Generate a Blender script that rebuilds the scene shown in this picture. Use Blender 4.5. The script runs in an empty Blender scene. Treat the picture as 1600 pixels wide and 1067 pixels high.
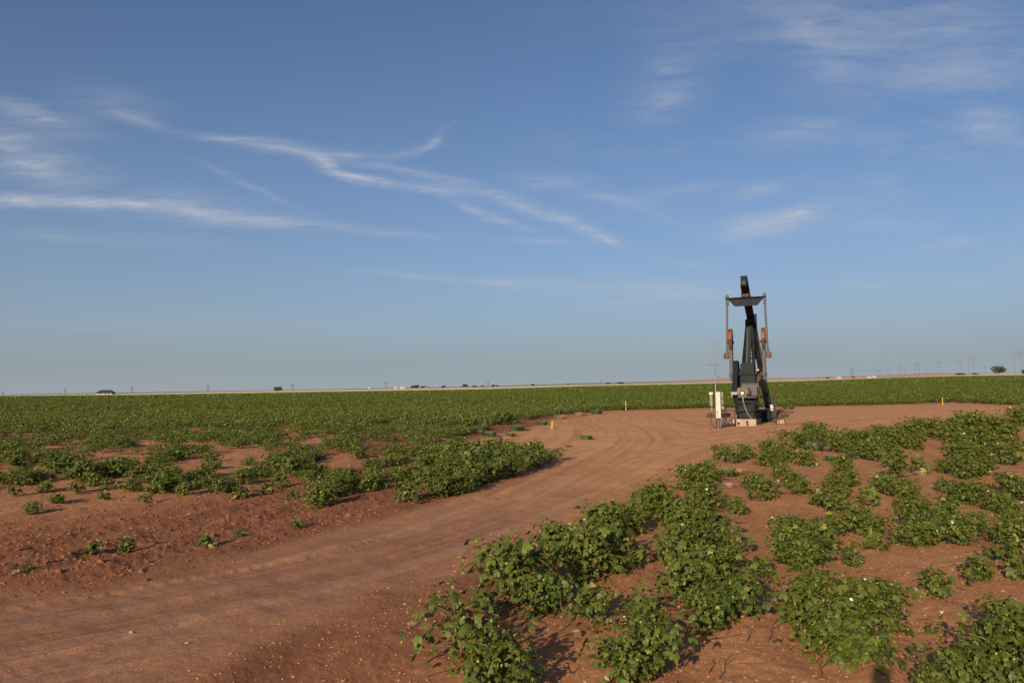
import bpy, math, random
import numpy as np
from mathutils import Vector, Matrix

# ------------------------------------------------------------------ camera, sky, sun, exposure
scene = bpy.context.scene
COL = scene.collection
rad = math.radians
FPX, CXP, CYP = 1200.0, 800.0, 533.5          # focal length and centre in photograph pixels
CAM_H, PITCH, ROLL = 2.2, rad(3.36), rad(0.85)
SUN_EL, SHADOW_AZ = rad(18.5), rad(23.5)

fwd = np.array([0, math.cos(PITCH), math.sin(PITCH)])
up0 = np.array([0, -math.sin(PITCH), math.cos(PITCH)])
rt0 = np.array([1.0, 0, 0])
rgt = math.cos(ROLL) * rt0 - math.sin(ROLL) * up0
upv = math.sin(ROLL) * rt0 + math.cos(ROLL) * up0

cd = bpy.data.cameras.new('camera')
cam = bpy.data.objects.new('camera', cd)
COL.objects.link(cam)
cam.matrix_world = Matrix(((rgt[0], upv[0], -fwd[0], 0), (rgt[1], upv[1], -fwd[1], 0), (rgt[2], upv[2], -fwd[2], CAM_H), (0, 0, 0, 1)))
cd.sensor_width = 36.0
cd.lens = 36.0 * FPX / 1600.0
cd.clip_start = 0.05
cd.clip_end = 30000.0
scene.camera = cam

scene.view_settings.view_transform = 'Standard'
scene.view_settings.look = 'None'
scene.view_settings.gamma = 1.0
scene.view_settings.exposure = 0.3


def ray(px, py):
    return fwd * FPX + rgt * (px - CXP) - upv * (py - CYP)


def pix(px, py, z=0.0):
    """the point of the level z that the photograph shows at a pixel"""
    d = ray(px, py)
    t = (z - CAM_H) / d[2]
    return np.array([d[0] * t, d[1] * t])


def at_depth(px, py, y):
    d = ray(px, py)
    t = y / d[1]
    return np.array([d[0] * t, y, CAM_H + d[2] * t])


sun_vec = Vector((-math.sin(SHADOW_AZ) * math.cos(SUN_EL), -math.cos(SHADOW_AZ) * math.cos(SUN_EL), math.sin(SUN_EL)))
sl = bpy.data.lights.new('sun', 'SUN')
sl.energy = 5.0
sl.angle = rad(0.5)
sl.color = (1.0, 0.84, 0.64)
so = bpy.data.objects.new('sun', sl)
COL.objects.link(so)
so.rotation_euler = sun_vec.to_track_quat('Z', 'Y').to_euler()

# ---- world: Nishita sky with thin cirrus laid out by direction
world = bpy.data.worlds.new('World')
scene.world = world
world.use_nodes = True
nt = world.node_tree
nt.nodes.clear()
N, L = nt.nodes, nt.links
w_out = N.new('ShaderNodeOutputWorld')
w_bg = N.new('ShaderNodeBackground')
w_bg.inputs['Strength'].default_value = 0.090
L.new(w_bg.outputs[0], w_out.inputs['Surface'])
sky = N.new('ShaderNodeTexSky')
sky.sky_type = 'NISHITA'
sky.sun_disc = False
sky.sun_elevation = SUN_EL
sky.sun_rotation = math.pi + SHADOW_AZ
sky.altitude = 300
sky.air_density = 0.75
sky.dust_density = 2.6
sky.ozone_density = 2.8
tc = N.new('ShaderNodeTexCoord')
sep = N.new('ShaderNodeSeparateXYZ')
L.new(tc.outputs['Generated'], sep.inputs[0])


def wmath(op, a, b=None, c=None, clamp=False):
    n = N.new('ShaderNodeMath')
    n.operation = op
    n.use_clamp = clamp
    for i, v in enumerate((a, b, c)):
        if v is None:
            continue
        if isinstance(v, (int, float)):
            n.inputs[i].default_value = v
        else:
            L.new(v, n.inputs[i])
    return n.outputs[0]


zlow = wmath('MAXIMUM', sep.outputs['Z'], 0.03)
skyv = N.new('ShaderNodeCombineXYZ')
L.new(sep.outputs['X'], skyv.inputs[0])
L.new(sep.outputs['Y'], skyv.inputs[1])
L.new(zlow, skyv.inputs[2])
L.new(skyv.outputs[0], sky.inputs['Vector'])
ysafe = wmath('MAXIMUM', sep.outputs['Y'], 0.12)
cu = wmath('DIVIDE', sep.outputs['X'], ysafe)
cv = wmath('DIVIDE', sep.outputs['Z'], ysafe)
cmb = N.new('ShaderNodeCombineXYZ')
L.new(cu, cmb.inputs[0])
L.new(cv, cmb.inputs[1])


def wnoise(vec, scale, detail, rough=0.55, dist=0.0):
    n = N.new('ShaderNodeTexNoise')
    n.inputs['Scale'].default_value = scale
    n.inputs['Detail'].default_value = detail
    n.inputs['Roughness'].default_value = rough
    n.inputs['Distortion'].default_value = dist
    L.new(vec, n.inputs['Vector'])
    return n


def wmap(vec, loc=(0, 0, 0), rot=0.0, scl=(1, 1, 1), kind='POINT'):
    m = N.new('ShaderNodeMapping')
    m.vector_type = kind
    m.inputs['Location'].default_value = loc
    m.inputs['Rotation'].default_value = (0, 0, rot)
    m.inputs['Scale'].default_value = scl
    L.new(vec, m.inputs['Vector'])
    return m.outputs[0]


# two-scale warp so the wisps fray
wn = wnoise(wmap(cmb.outputs[0], rot=0.12, scl=(1.0, 2.2, 1)), 6.0, 4.0, 0.6)
wsub = N.new('ShaderNodeVectorMath')
wsub.operation = 'SUBTRACT'
L.new(wn.outputs['Color'], wsub.inputs[0])
wsub.inputs[1].default_value = (0.5, 0.5, 0.5)
wsc = N.new('ShaderNodeVectorMath')
wsc.operation = 'MULTIPLY'
L.new(wsub.outputs[0], wsc.inputs[0])
wsc.inputs[1].default_value = (0.070, 0.026, 0.0)
wadd = N.new('ShaderNodeVectorMath')
wadd.operation = 'ADD'
L.new(cmb.outputs[0], wadd.inputs[0])
L.new(wsc.outputs[0], wadd.inputs[1])
warped = wadd.outputs[0]
# (x, y, half length, half thickness in photograph pixels, clockwise tilt in degrees, strength)
WISPS = [
    (40, 311, 150, 15, 3, .62), (200, 322, 170, 18, 5, .62), (350, 338, 150, 17, 6, .55), (480, 350, 140, 11, 5, .38), (620, 363, 130, 9, 5, .26),
    (330, 318, 200, 26, 8, .16), (60, 182, 120, 24, 18, .5), (75, 258, 150, 48, 20, .40), (20, 225, 90, 46, 20, .32),
    (350, 215, 90, 10, 8, .40), (435, 229, 105, 16, 10, .58), (510, 254, 85, 14, 25, .55), (565, 275, 95, 12, 17, .58), (650, 290, 110, 11, 10, .45),
    (740, 325, 90, 11, 25, .36), (795, 347, 60, 12, 25, .3), (545, 240, 90, 17, 4, .3), (640, 236, 60, 12, -18, .36), (672, 218, 42, 10, -45, .28),
    (640, 265, 115, 10, 12, .34), (740, 295, 115, 15, 14, .38), (830, 325, 105, 15, 20, .42), (910, 352, 80, 18, 25, .46), (950, 372, 40, 10, 30, .32),
    (380, 285, 120, 9, 25, .26), (860, 284, 85, 17, 4, .42), (955, 312, 85, 11, 10, .26), (1020, 337, 80, 10, 20, .22), (1060, 300, 120, 15, -8, .3),
    (1190, 295, 60, 17, -8, .36), (1185, 352, 105, 26, -4, .50), (1250, 335, 52, 21, -20, .46), (1250, 206, 105, 34, -3, .36), (1300, 105, 100, 70, 20, .24),
    (1050, 110, 110, 75, -30, .2), (1035, 160, 80, 32, -15, .24), (1545, 195, 60, 30, 20, .34), (1420, 115, 95, 28, 0, .24), (1500, 50, 210, 80, -10, .22),
    (1270, 35, 170, 70, -10, .24), (640, 430, 135, 8, 6, .32), (790, 442, 95, 12, 3, .36), (960, 452, 220, 34, 2, .26), (1090, 455, 160, 26, 0, .2),
    (850, 380, 125, 8, 3, .26), (1080, 410, 85, 7, 8, .26), (90, 370, 115, 13, 5, .22), (240, 374, 150, 18, 4, .15), (220, 508, 420, 20, 2, .14),
    (1490, 377, 90, 14, -6, .32), (1350, 446, 95, 18, 0, .18), (1590, 410, 60, 15, -20, .22), (1380, 290, 70, 30, 20, .18), (170, 160, 115, 36, 10, .18),
    (205, 186, 90, 14, 20, .26), (1500, 445, 120, 16, 3, .16),
]
acc = None
for (px, py, ln, th, ang, s) in WISPS:
    d = ray(px, py)
    u0, v0 = d[0] / d[1], d[2] / d[1]
    m = wmap(warped, (u0, v0, 0), -rad(ang) + ROLL, (1.35 * ln / FPX, 1.40 * th / FPX, 1), 'TEXTURE')
    g = N.new('ShaderNodeTexGradient')
    g.gradient_type = 'QUADRATIC_SPHERE'
    L.new(m, g.inputs[0])
    acc = wmath('MULTIPLY_ADD', g.outputs['Fac'], s * 1.12, acc if acc is not None else 0.0)
fib = wnoise(wmap(warped, rot=0.16, scl=(9.0, 70.0, 1)), 1.0, 8.0, 0.70)
fibm = N.new('ShaderNodeMapRange')
L.new(fib.outputs['Fac'], fibm.inputs[0])
for i, v in enumerate((0.34, 0.66, 0.18, 1.40)):
    fibm.inputs[i + 1].default_value = v
veil = wnoise(wmap(warped, rot=-0.45, scl=(3.0, 11.0, 1)), 1.0, 7.0, 0.64)
veilm = N.new('ShaderNodeMapRange')
L.new(veil.outputs['Fac'], veilm.inputs[0])
for i, v in enumerate((0.48, 0.78, 0.0, 0.30)):
    veilm.inputs[i + 1].default_value = v
mask = wmath('MULTIPLY', acc, fibm.outputs[0])
vr = wmath('MULTIPLY_ADD', cu, 1.5, 0.05, True)          # the veil is thicker towards the right
vh = wmath('MULTIPLY', cv, 3.2, clamp=True)
mask = wmath('ADD', mask, wmath('MULTIPLY', wmath('MULTIPLY', veilm.outputs[0], vr), wmath('MULTIPLY', vh, 1.5)))
front = wmath('MULTIPLY', sep.outputs['Y'], 6.0, clamp=True)
mask = wmath('MINIMUM', wmath('MULTIPLY', mask, front), 0.8)
wmix = N.new('ShaderNodeMix')
wmix.data_type = 'RGBA'
L.new(mask, wmix.inputs[0])
wtint = N.new('ShaderNodeMix')
wtint.data_type = 'RGBA'
wtint.blend_type = 'MULTIPLY'
wtint.inputs[0].default_value = 1.0
L.new(sky.outputs[0], wtint.inputs[6])
wtint.inputs[7].default_value = (0.885, 0.985, 1.065, 1)
hz_f = wmath('MULTIPLY', wmath('POWER', 2.718, wmath('MULTIPLY', wmath('MAXIMUM', sep.outputs['Z'], 0.0), -6.4)), 0.86)
whaze = N.new('ShaderNodeMix')
whaze.data_type = 'RGBA'
L.new(hz_f, whaze.inputs[0])
L.new(wtint.outputs[2], whaze.inputs[6])
whaze.inputs[7].default_value = (3.08, 3.49, 3.84, 1)
L.new(whaze.outputs[2], wmix.inputs[6])
wmix.inputs[7].default_value = (4.6, 4.8, 5.3, 1)
L.new(wmix.outputs[2], w_bg.inputs['Color'])

# ------------------------------------------------------------------ helpers
rnd = random.Random(7)


def hash2(ix, iy, seed):
    h = (ix.astype(np.int64) * 374761393 + iy.astype(np.int64) * 668265263 + seed * 1442695041) & 0xFFFFFFFF
    h = ((h ^ (h >> 13)) * 1274126177) & 0xFFFFFFFF
    h = h ^ (h >> 16)
    return h


def noise(x, y, seed=0):
    ix, iy = np.floor(x), np.floor(y)
    fx, fy = x - ix, y - iy
    ix = ix.astype(np.int64)
    iy = iy.astype(np.int64)

    def g(dx, dy):
        a = hash2(ix + dx, iy + dy, seed) / 4294967296.0 * 2 * np.pi
        return np.cos(a) * (fx - dx) + np.sin(a) * (fy - dy)
    sx, sy = fx * fx * fx * (fx * (fx * 6 - 15) + 10), fy * fy * fy * (fy * (fy * 6 - 15) + 10)
    a = g(0, 0) * (1 - sx) + g(1, 0) * sx
    b = g(0, 1) * (1 - sx) + g(1, 1) * sx
    return (a * (1 - sy) + b * sy) * 1.5


def fbm(x, y, oct=4, seed=0, gain=0.5):
    s, a = 0.0, 1.0
    for i in range(oct):
        s = s + a * noise(x * 2 ** i + 17.3 * i, y * 2 ** i - 9.1 * i, seed + i)
        a *= gain
    return s


def sstep(a, b, x):
    t = np.clip((x - a) / (b - a), 0, 1)
    return t * t * (3 - 2 * t)


def fast_mesh(name, V, loops, starts, mats, attrs=None, mat_idx=None, smooth=False):
    me = bpy.data.meshes.new(name)
    V = np.ascontiguousarray(V, np.float32)
    me.vertices.add(len(V))
    me.vertices.foreach_set('co', V.ravel())
    me.loops.add(len(loops))
    me.loops.foreach_set('vertex_index', np.ascontiguousarray(loops, np.int32))
    me.polygons.add(len(starts))
    me.polygons.foreach_set('loop_start', np.ascontiguousarray(starts, np.int32))
    if mat_idx is not None:
        me.polygons.foreach_set('material_index', np.ascontiguousarray(mat_idx, np.int32))
    me.polygons.foreach_set('use_smooth', np.full(len(starts), smooth, bool))
    for k, (dom, arr) in (attrs or {}).items():
        a = me.attributes.new(k, 'FLOAT', dom)
        a.data.foreach_set('value', np.ascontiguousarray(arr, np.float32))
    me.update(calc_edges=True)
    for m in mats:
        me.materials.append(m)
    return me


def link(name, me, parent=None, loc=None):
    o = bpy.data.objects.new(name, me)
    COL.objects.link(o)
    if parent is not None:
        o.parent = parent
    if loc is not None:
        o.location = loc
    return o


def tag(o, label, cat, group=None, kind=None):
    if label:
        o['label'] = label
    if cat:
        o['category'] = cat
    if group:
        o['group'] = group
    if kind:
        o['kind'] = kind
    return o


def thing(name, label, cat, loc=(0, 0, 0), rz=0.0, group=None):
    o = bpy.data.objects.new(name, None)
    o.empty_display_size = 0.2
    COL.objects.link(o)
    o.location = loc
    o.rotation_euler = (0, 0, rz)
    return tag(o, label, cat, group)


class MB:
    """collects boxes, bars, tubes and prisms into one mesh"""

    def __init__(self):
        self.v, self.f = [], []

    def add(self, vs, fs):
        b = len(self.v)
        self.v += [tuple(p) for p in vs]
        self.f += [tuple(i + b for i in f) for f in fs]
        return self

    def box(self, x0, x1, y0, y1, z0, z1, ch=0.0, taper=None):
        tx = taper if taper else 1.0
        cx = (x0 + x1) / 2
        vs = []
        for z, k in ((z0, 1.0), (z1, tx)):
            for x, y in ((x0, y0), (x1, y0), (x1, y1), (x0, y1)):
                vs.append((cx + (x - cx) * k, y, z))
        return self.add(vs, [(3, 2, 1, 0), (4, 5, 6, 7), (0, 1, 5, 4), (1, 2, 6, 5), (2, 3, 7, 6), (3, 0, 4, 7)])

    def bar(self, a, b, w, h, roll_up=(0, 0, 1)):
        a, b = Vector(a), Vector(b)
        d = (b - a).normalized()
        u = Vector(roll_up)
        s = d.cross(u)
        if s.length < 1e-4:
            s = d.cross(Vector((0, 1, 0)))
        s.normalize()
        u = s.cross(d).normalized()
        vs = []
        for p in (a, b):
            for i, j in ((-1, -1), (1, -1), (1, 1), (-1, 1)):
                vs.append(p + s * (i * w / 2) + u * (j * h / 2))
        return self.add(vs, [(3, 2, 1, 0), (4, 5, 6, 7), (0, 1, 5, 4), (1, 2, 6, 5), (2, 3, 7, 6), (3, 0, 4, 7)])

    def ibeam(self, a, b, w, h, t=0.03):
        a, b = Vector(a), Vector(b)
        d = (b - a).normalized()
        s = d.cross(Vector((0, 0, 1))).normalized()
        u = s.cross(d).normalized()
        k = h / 2 - t / 2
        self.bar(a + u * k, b + u * k, w, t)
        self.bar(a - u * k, b - u * k, w, t)
        return self.bar(a, b, t, h - 2 * t)

    def tube(self, pts, r, n=8, r1=None, cap=True):
        pts = [Vector(p) for p in pts]
        k = len(pts)
        vs, fs = [], []
        for i, p in enumerate(pts):
            d = (pts[min(i + 1, k - 1)] - pts[max(i - 1, 0)]).normalized()
            s = d.cross(Vector((0, 0, 1)))
            if s.length < 1e-3:
                s = d.cross(Vector((0, 1, 0)))
            s.normalize()
            u = s.cross(d)
            rr = r if r1 is None else r + (r1 - r) * i / max(1, k - 1)
            for j in range(n):
                a = 2 * math.pi * j / n
                vs.append(p + s * (math.cos(a) * rr) + u * (math.sin(a) * rr))
        for i in range(k - 1):
            for j in range(n):
                fs.append((i * n + j, i * n + (j + 1) % n, (i + 1) * n + (j + 1) % n, (i + 1) * n + j))
        if cap:
            fs.append(tuple(range(n))[::-1])
            fs.append(tuple(range((k - 1) * n, k * n)))
        return self.add(vs, fs)

    def cyl(self, a, b, r, n=20):
        return self.tube([a, b], r, n)

    def prism_x(self, prof, x0, x1):
        """profile of (y, z) points pushed from x0 to x1"""
        n = len(prof)
        vs = [(x0, y, z) for y, z in prof] + [(x1, y, z) for y, z in prof]
        fs = [(i, (i + 1) % n, n + (i + 1) % n, n + i) for i in range(n)]
        fs += [tuple(range(n))[::-1], tuple(range(n, 2 * n))]
        return self.add(vs, fs)

    def prism_y(self, prof, y0, y1):
        n = len(prof)
        vs = [(x, y0, z) for x, z in prof] + [(x, y1, z) for x, z in prof]
        fs = [(i, (i + 1) % n, n + (i + 1) % n, n + i) for i in range(n)]
        fs += [tuple(range(n))[::-1], tuple(range(n, 2 * n))]
        return self.add(vs, fs)

    def build(self, name, mat, parent=None, loc=None, bevel=0.0):
        me = bpy.data.meshes.new(name)
        me.from_pydata([tuple(v) for v in self.v], [], self.f)
        import bmesh
        bm = bmesh.new()
        bm.from_mesh(me)
        bmesh.ops.recalc_face_normals(bm, faces=bm.faces)
        if bevel:
            es = [e for e in bm.edges if len(e.link_faces) == 2 and e.calc_face_angle(0) > 0.9]
            bmesh.ops.bevel(bm, geom=es, offset=bevel, segments=1, affect='EDGES', clamp_overlap=True)
        bm.to_mesh(me)
        bm.free()
        me.materials.append(mat)
        return link(name, me, parent, loc)


# ------------------------------------------------------------------ materials
def new_mat(name):
    m = bpy.data.materials.new(name)
    m.use_nodes = True
    t = m.node_tree
    b = t.nodes['Principled BSDF']
    return m, t, b


def mixc(t, fac, a, b, mode='MIX'):
    n = t.nodes.new('ShaderNodeMix')
    n.data_type = 'RGBA'
    n.blend_type = mode
    for i, v in ((0, fac), (6, a), (7, b)):
        if isinstance(v, (int, float)):
            n.inputs[i].default_value = v
        elif isinstance(v, tuple):
            n.inputs[i].default_value = (*v, 1) if len(v) == 3 else v
        else:
            t.links.new(v, n.inputs[i])
    return n.outputs[2]


def nz(t, scale, detail=4, rough=0.55, vec=None, out='Fac'):
    n = t.nodes.new('ShaderNodeTexNoise')
    n.inputs['Scale'].default_value = scale
    n.inputs['Detail'].default_value = detail
    n.inputs['Roughness'].default_value = rough
    if vec is not None:
        t.links.new(vec, n.inputs['Vector'])
    return n.outputs[out]


def mrange(t, v, a, b, c=0.0, d=1.0):
    n = t.nodes.new('ShaderNodeMapRange')
    t.links.new(v, n.inputs[0])
    for i, k in enumerate((a, b, c, d)):
        n.inputs[i + 1].default_value = k
    return n.outputs[0]


def attr(t, name):
    n = t.nodes.new('ShaderNodeAttribute')
    n.attribute_name = name
    return n.outputs['Fac']


def tmath(t, op, a, b=None, c=None):
    n = t.nodes.new('ShaderNodeMath')
    n.operation = op
    for i, v in enumerate((a, b, c)):
        if v is None:
            continue
        if isinstance(v, (int, float)):
            n.inputs[i].default_value = v
        else:
            t.links.new(v, n.inputs[i])
    return n.outputs[0]


def objco(t):
    return t.nodes.new('ShaderNodeTexCoord').outputs['Object']


def paint(name, col, rust=None, amount=0.35, rough=0.55, metal=0.0, scale=3.0, spec=0.25):
    """weathered paint or metal: base colour with a rusty or dusty second colour in patches"""
    m, t, b = new_mat(name)
    co = objco(t)
    f = mrange(t, nz(t, scale, 6, 0.65, co), 0.62 - amount * 0.5, 0.80 - amount * 0.4)
    f2 = nz(t, scale * 5, 4, 0.6, co)
    c = mixc(t, mrange(t, f2, 0.3, 0.7), tuple(v * 0.8 for v in col), tuple(min(1, v * 1.18) for v in col))
    if rust:
        c = mixc(t, f, c, rust)
    t.links.new(c, b.inputs['Base Color'])
    b.inputs['Roughness'].default_value = rough
    b.inputs['Metallic'].default_value = metal
    b.inputs['Specular IOR Level'].default_value = spec
    return m


def ground_mat():
    m, t, b = new_mat('red_earth')
    co = objco(t)
    road, packed = attr(t, 'road'), attr(t, 'packed')
    lat, along = attr(t, 'lat'), attr(t, 'along')
    cv_ = t.nodes.new('ShaderNodeCombineXYZ')
    t.links.new(tmath(t, 'MULTIPLY', lat, 2.6), cv_.inputs[0])
    t.links.new(tmath(t, 'MULTIPLY', along, 0.035), cv_.inputs[1])
    streak = nz(t, 1.0, 7, 0.62, cv_.outputs[0])
    cv2 = t.nodes.new('ShaderNodeCombineXYZ')
    t.links.new(tmath(t, 'MULTIPLY', lat, 8.0), cv2.inputs[0])
    t.links.new(tmath(t, 'MULTIPLY', along, 0.14), cv2.inputs[1])
    streak2 = nz(t, 1.0, 6, 0.65, cv2.outputs[0])
    cv3 = t.nodes.new('ShaderNodeCombineXYZ')
    t.links.new(tmath(t, 'MULTIPLY', lat, 26.0), cv3.inputs[0])
    t.links.new(tmath(t, 'MULTIPLY', along, 0.35), cv3.inputs[1])
    streak3 = nz(t, 1.0, 5, 0.7, cv3.outputs[0])
    big = nz(t, 0.16, 5, 0.6, co)
    mid = nz(t, 1.3, 6, 0.6, co)
    fine = nz(t, 22.0, 5, 0.7, co)
    soil = mixc(t, mrange(t, mid, 0.32, 0.7), (0.375, 0.160, 0.066), (0.500, 0.240, 0.106))
    soil = mixc(t, mrange(t, big, 0.4, 0.7), soil, (0.47, 0.22, 0.098))
    turned = attr(t, 'turned')
    on_road = tmath(t, 'MULTIPLY', road, mrange(t, nz(t, 0.5, 3, 0.5, co), 0.35, 0.6))
    soil = mixc(t, turned, soil, mixc(t, mrange(t, mid, 0.3, 0.7), (0.190, 0.074, 0.035), (0.270, 0.110, 0.053)))  # turned soil tone; lens darkening at the left is also painted in
    track = mixc(t, mrange(t, streak, 0.33, 0.64), (0.250, 0.104, 0.052), (0.400, 0.208, 0.118))
    track = mixc(t, mrange(t, streak2, 0.48, 0.70, 0.0, 0.65), track, (0.44, 0.250, 0.155))
    pad = mixc(t, mrange(t, mid, 0.3, 0.72), (0.61, 0.295, 0.120), (0.67, 0.360, 0.165))
    pad = mixc(t, mrange(t, streak, 0.36, 0.58, 0.85, 0.0), pad, (0.42, 0.185, 0.09))
    pad = mixc(t, mrange(t, streak2, 0.52, 0.66, 0.0, 0.5), pad, (0.66, 0.36, 0.19))
    pad = mixc(t, mrange(t, nz(t, 0.55, 6, 0.7, co), 0.62, 0.72, 0.0, 0.55), pad, (0.26, 0.115, 0.06))
    track = mixc(t, packed, track, pad)
    track = mixc(t, tmath(t, 'MULTIPLY', on_road, mrange(t, streak3, 0.54, 0.66, 0.0, 0.7)), track, (0.20, 0.078, 0.038))
    track = mixc(t, tmath(t, 'MULTIPLY', on_road, mrange(t, streak3, 0.44, 0.34, 0.0, 0.5)), track, (0.50, 0.29, 0.18))
    c = mixc(t, road, soil, track)
    c = mixc(t, mrange(t, fine, 0.30, 0.72, 0.0, 0.5), c, (0.20, 0.076, 0.036))
    grit = nz(t, 60.0, 3, 0.7, co)
    c = mixc(t, mrange(t, grit, 0.60, 0.74, 0.0, 0.35), c, (0.56, 0.33, 0.20))
    c = mixc(t, mrange(t, grit, 0.40, 0.30, 0.0, 0.5), c, (0.15, 0.055, 0.028))
    stones = t.nodes.new('ShaderNodeTexVoronoi')
    stones.inputs['Scale'].default_value = 7.0
    t.links.new(co, stones.inputs['Vector'])
    c = mixc(t, mrange(t, stones.outputs['Distance'], 0.05, 0.09, 0.75, 0.0), c, (0.40, 0.25, 0.165))
    t.links.new(c, b.inputs['Base Color'])
    b.inputs['Roughness'].default_value = 0.95
    b.inputs['Specular IOR Level'].default_value = 0.12
    bump = t.nodes.new('ShaderNodeBump')
    bump.inputs['Strength'].default_value = 0.6
    bump.inputs['Distance'].default_value = 0.03
    hsum = tmath(t, 'ADD', nz(t, 14.0, 9, 0.74, co), tmath(t, 'MULTIPLY', streak2, 0.3))
    hsum = tmath(t, 'ADD', hsum, tmath(t, 'MULTIPLY', grit, 0.35))
    t.links.new(hsum, bump.inputs['Height'])
    t.links.new(bump.outputs[0], b.inputs['Normal'])
    return m


def grass_mat():
    m, t, b = new_mat('dry_grass')
    co = objco(t)
    c = mixc(t, mrange(t, nz(t, 0.02, 5, 0.6, co), 0.35, 0.65), (0.56, 0.42, 0.22), (0.70, 0.54, 0.31))
    c = mixc(t, mrange(t, nz(t, 0.006, 4, 0.6, co), 0.55, 0.72), c, (0.34, 0.29, 0.15))
    t.links.new(c, b.inputs['Base Color'])
    b.inputs['Roughness'].default_value = 1.0
    return m


def hills_mat():
    m, t, b = new_mat('far_land')
    co = objco(t)
    mp = t.nodes.new('ShaderNodeMapping')
    mp.inputs['Scale'].default_value = (0.0035, 0.009, 0.05)
    t.links.new(co, mp.inputs['Vector'])
    n1 = nz(t, 1.0, 5, 0.6, mp.outputs[0])
    sx = t.nodes.new('ShaderNodeSeparateXYZ')
    t.links.new(co, sx.inputs[0])
    bare = mrange(t, tmath(t, 'DIVIDE', sx.outputs[0], tmath(t, 'MAXIMUM', sx.outputs[1], 1.0)), 0.10, 0.26)
    c = mixc(t, mrange(t, n1, 0.42, 0.6), (0.11, 0.115, 0.075), (0.26, 0.21, 0.14))
    red = mixc(t, mrange(t, n1, 0.38, 0.62), (0.50, 0.285, 0.20), (0.36, 0.215, 0.155))
    c = mixc(t, bare, c, red)
    t.links.new(c, b.inputs['Base Color'])
    b.inputs['Roughness'].default_value = 1.0
    return m


def leaf_mat(name, dark, light, dry, trans=0.22):
    m, t, b = new_mat(name)
    tint = attr(t, 'tint')
    oi = t.nodes.new('ShaderNodeObjectInfo').outputs['Random']
    co = objco(t)
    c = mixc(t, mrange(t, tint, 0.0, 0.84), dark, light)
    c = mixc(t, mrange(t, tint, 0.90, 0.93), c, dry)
    c = mixc(t, mrange(t, nz(t, 0.35, 3, 0.5, co), 0.4, 0.62, 0.0, 0.35), c, tuple(v * 1.25 for v in light))
    c = mixc(t, tmath(t, 'MULTIPLY', oi, 0.30), c, (light[0] * 1.5, light[1] * 1.12, light[2] * 0.9))
    t.links.new(c, b.inputs['Base Color'])
    b.inputs['Roughness'].default_value = 0.55
    b.inputs['Specular IOR Level'].default_value = 0.3
    tr = t.nodes.new('ShaderNodeBsdfTranslucent')
    t.links.new(mixc(t, 0.5, c, (light[0] * 1.8, light[1] * 1.7, light[2])), tr.inputs['Color'])
    mx = t.nodes.new('ShaderNodeMixShader')
    mx.inputs[0].default_value = trans
    t.links.new(b.outputs[0], mx.inputs[1])
    t.links.new(tr.outputs[0], mx.inputs[2])
    t.links.new(mx.outputs[0], t.nodes['Material Output'].inputs['Surface'])
    return m


M_GROUND = ground_mat()
M_GRASS = grass_mat()
M_HILLS = hills_mat()
M_LEAF = leaf_mat('cotton_leaf', (0.022, 0.044, 0.008), (0.098, 0.124, 0.016), (0.34, 0.33, 0.085))
M_WEED = leaf_mat('weed_leaf', (0.075, 0.125, 0.045), (0.135, 0.185, 0.07), (0.26, 0.22, 0.10))
M_STRAW = leaf_mat('straw', (0.25, 0.16, 0.09), (0.42, 0.30, 0.18), (0.5, 0.4, 0.26), 0.15)
M_TREE = leaf_mat('tree_leaf', (0.030, 0.048, 0.020), (0.060, 0.080, 0.030), (0.10, 0.11, 0.05), 0.15)
M_STEM = paint('stem_bark', (0.20, 0.105, 0.065), (0.13, 0.12, 0.05), 0.4, 0.8)
M_TWIG = paint('dead_twig', (0.075, 0.042, 0.028), (0.13, 0.085, 0.055), 0.4, 0.9)
M_PETAL = paint('cotton_petal', (0.60, 0.57, 0.46), (0.55, 0.38, 0.38), 0.25, 0.6, scale=9)
M_STONE = paint('pale_stone', (0.38, 0.27, 0.20), (0.28, 0.15, 0.09), 0.4, 0.9, scale=30)
M_BLACK = paint('black_paint', (0.011, 0.0115, 0.012), (0.028, 0.022, 0.018), 0.25, 0.8, scale=2.2, spec=0.12)
M_NAVY = paint('navy_paint', (0.011, 0.014, 0.022), (0.025, 0.025, 0.028), 0.25, 0.75, scale=2.0, spec=0.12)
M_DGREY = paint('dark_grey_paint', (0.019, 0.023, 0.025), (0.030, 0.028, 0.026), 0.3, 0.85, spec=0.15)
M_GREY = paint('grey_paint', (0.052, 0.056, 0.057), (0.07, 0.058, 0.046), 0.35, 0.85, spec=0.15)
M_HOUS = paint('dusty_grey_paint', (0.095, 0.098, 0.092), (0.11, 0.085, 0.06), 0.3, 0.85, spec=0.15)
M_ARM = paint('dusty_steel', (0.066, 0.066, 0.060), (0.06, 0.045, 0.034), 0.35, 0.6, scale=4)
M_ORANGE = paint('orange_paint', (0.23, 0.062, 0.017), (0.06, 0.032, 0.022), 0.35, 0.6, scale=3)
M_RUST = paint('rusty_iron', (0.10, 0.048, 0.03), (0.05, 0.032, 0.025), 0.4, 0.85, scale=6)
M_REDPIN = paint('red_cap', (0.15, 0.036, 0.03), (0.08, 0.04, 0.03), 0.3, 0.6)
M_GALV = paint('galvanised', (0.17, 0.165, 0.155), (0.14, 0.115, 0.09), 0.3, 0.45, 0.4, 5)
M_PANEL = paint('panel_enamel', (0.44, 0.43, 0.35), (0.33, 0.28, 0.2), 0.2, 0.45, scale=4)
M_TAN = paint('tan_enamel', (0.19, 0.16, 0.115), (0.14, 0.10, 0.07), 0.3, 0.6, scale=6)
M_WHITE = paint('white_plastic', (0.6, 0.585, 0.55), (0.45, 0.37, 0.3), 0.2, 0.5, scale=8)
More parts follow.
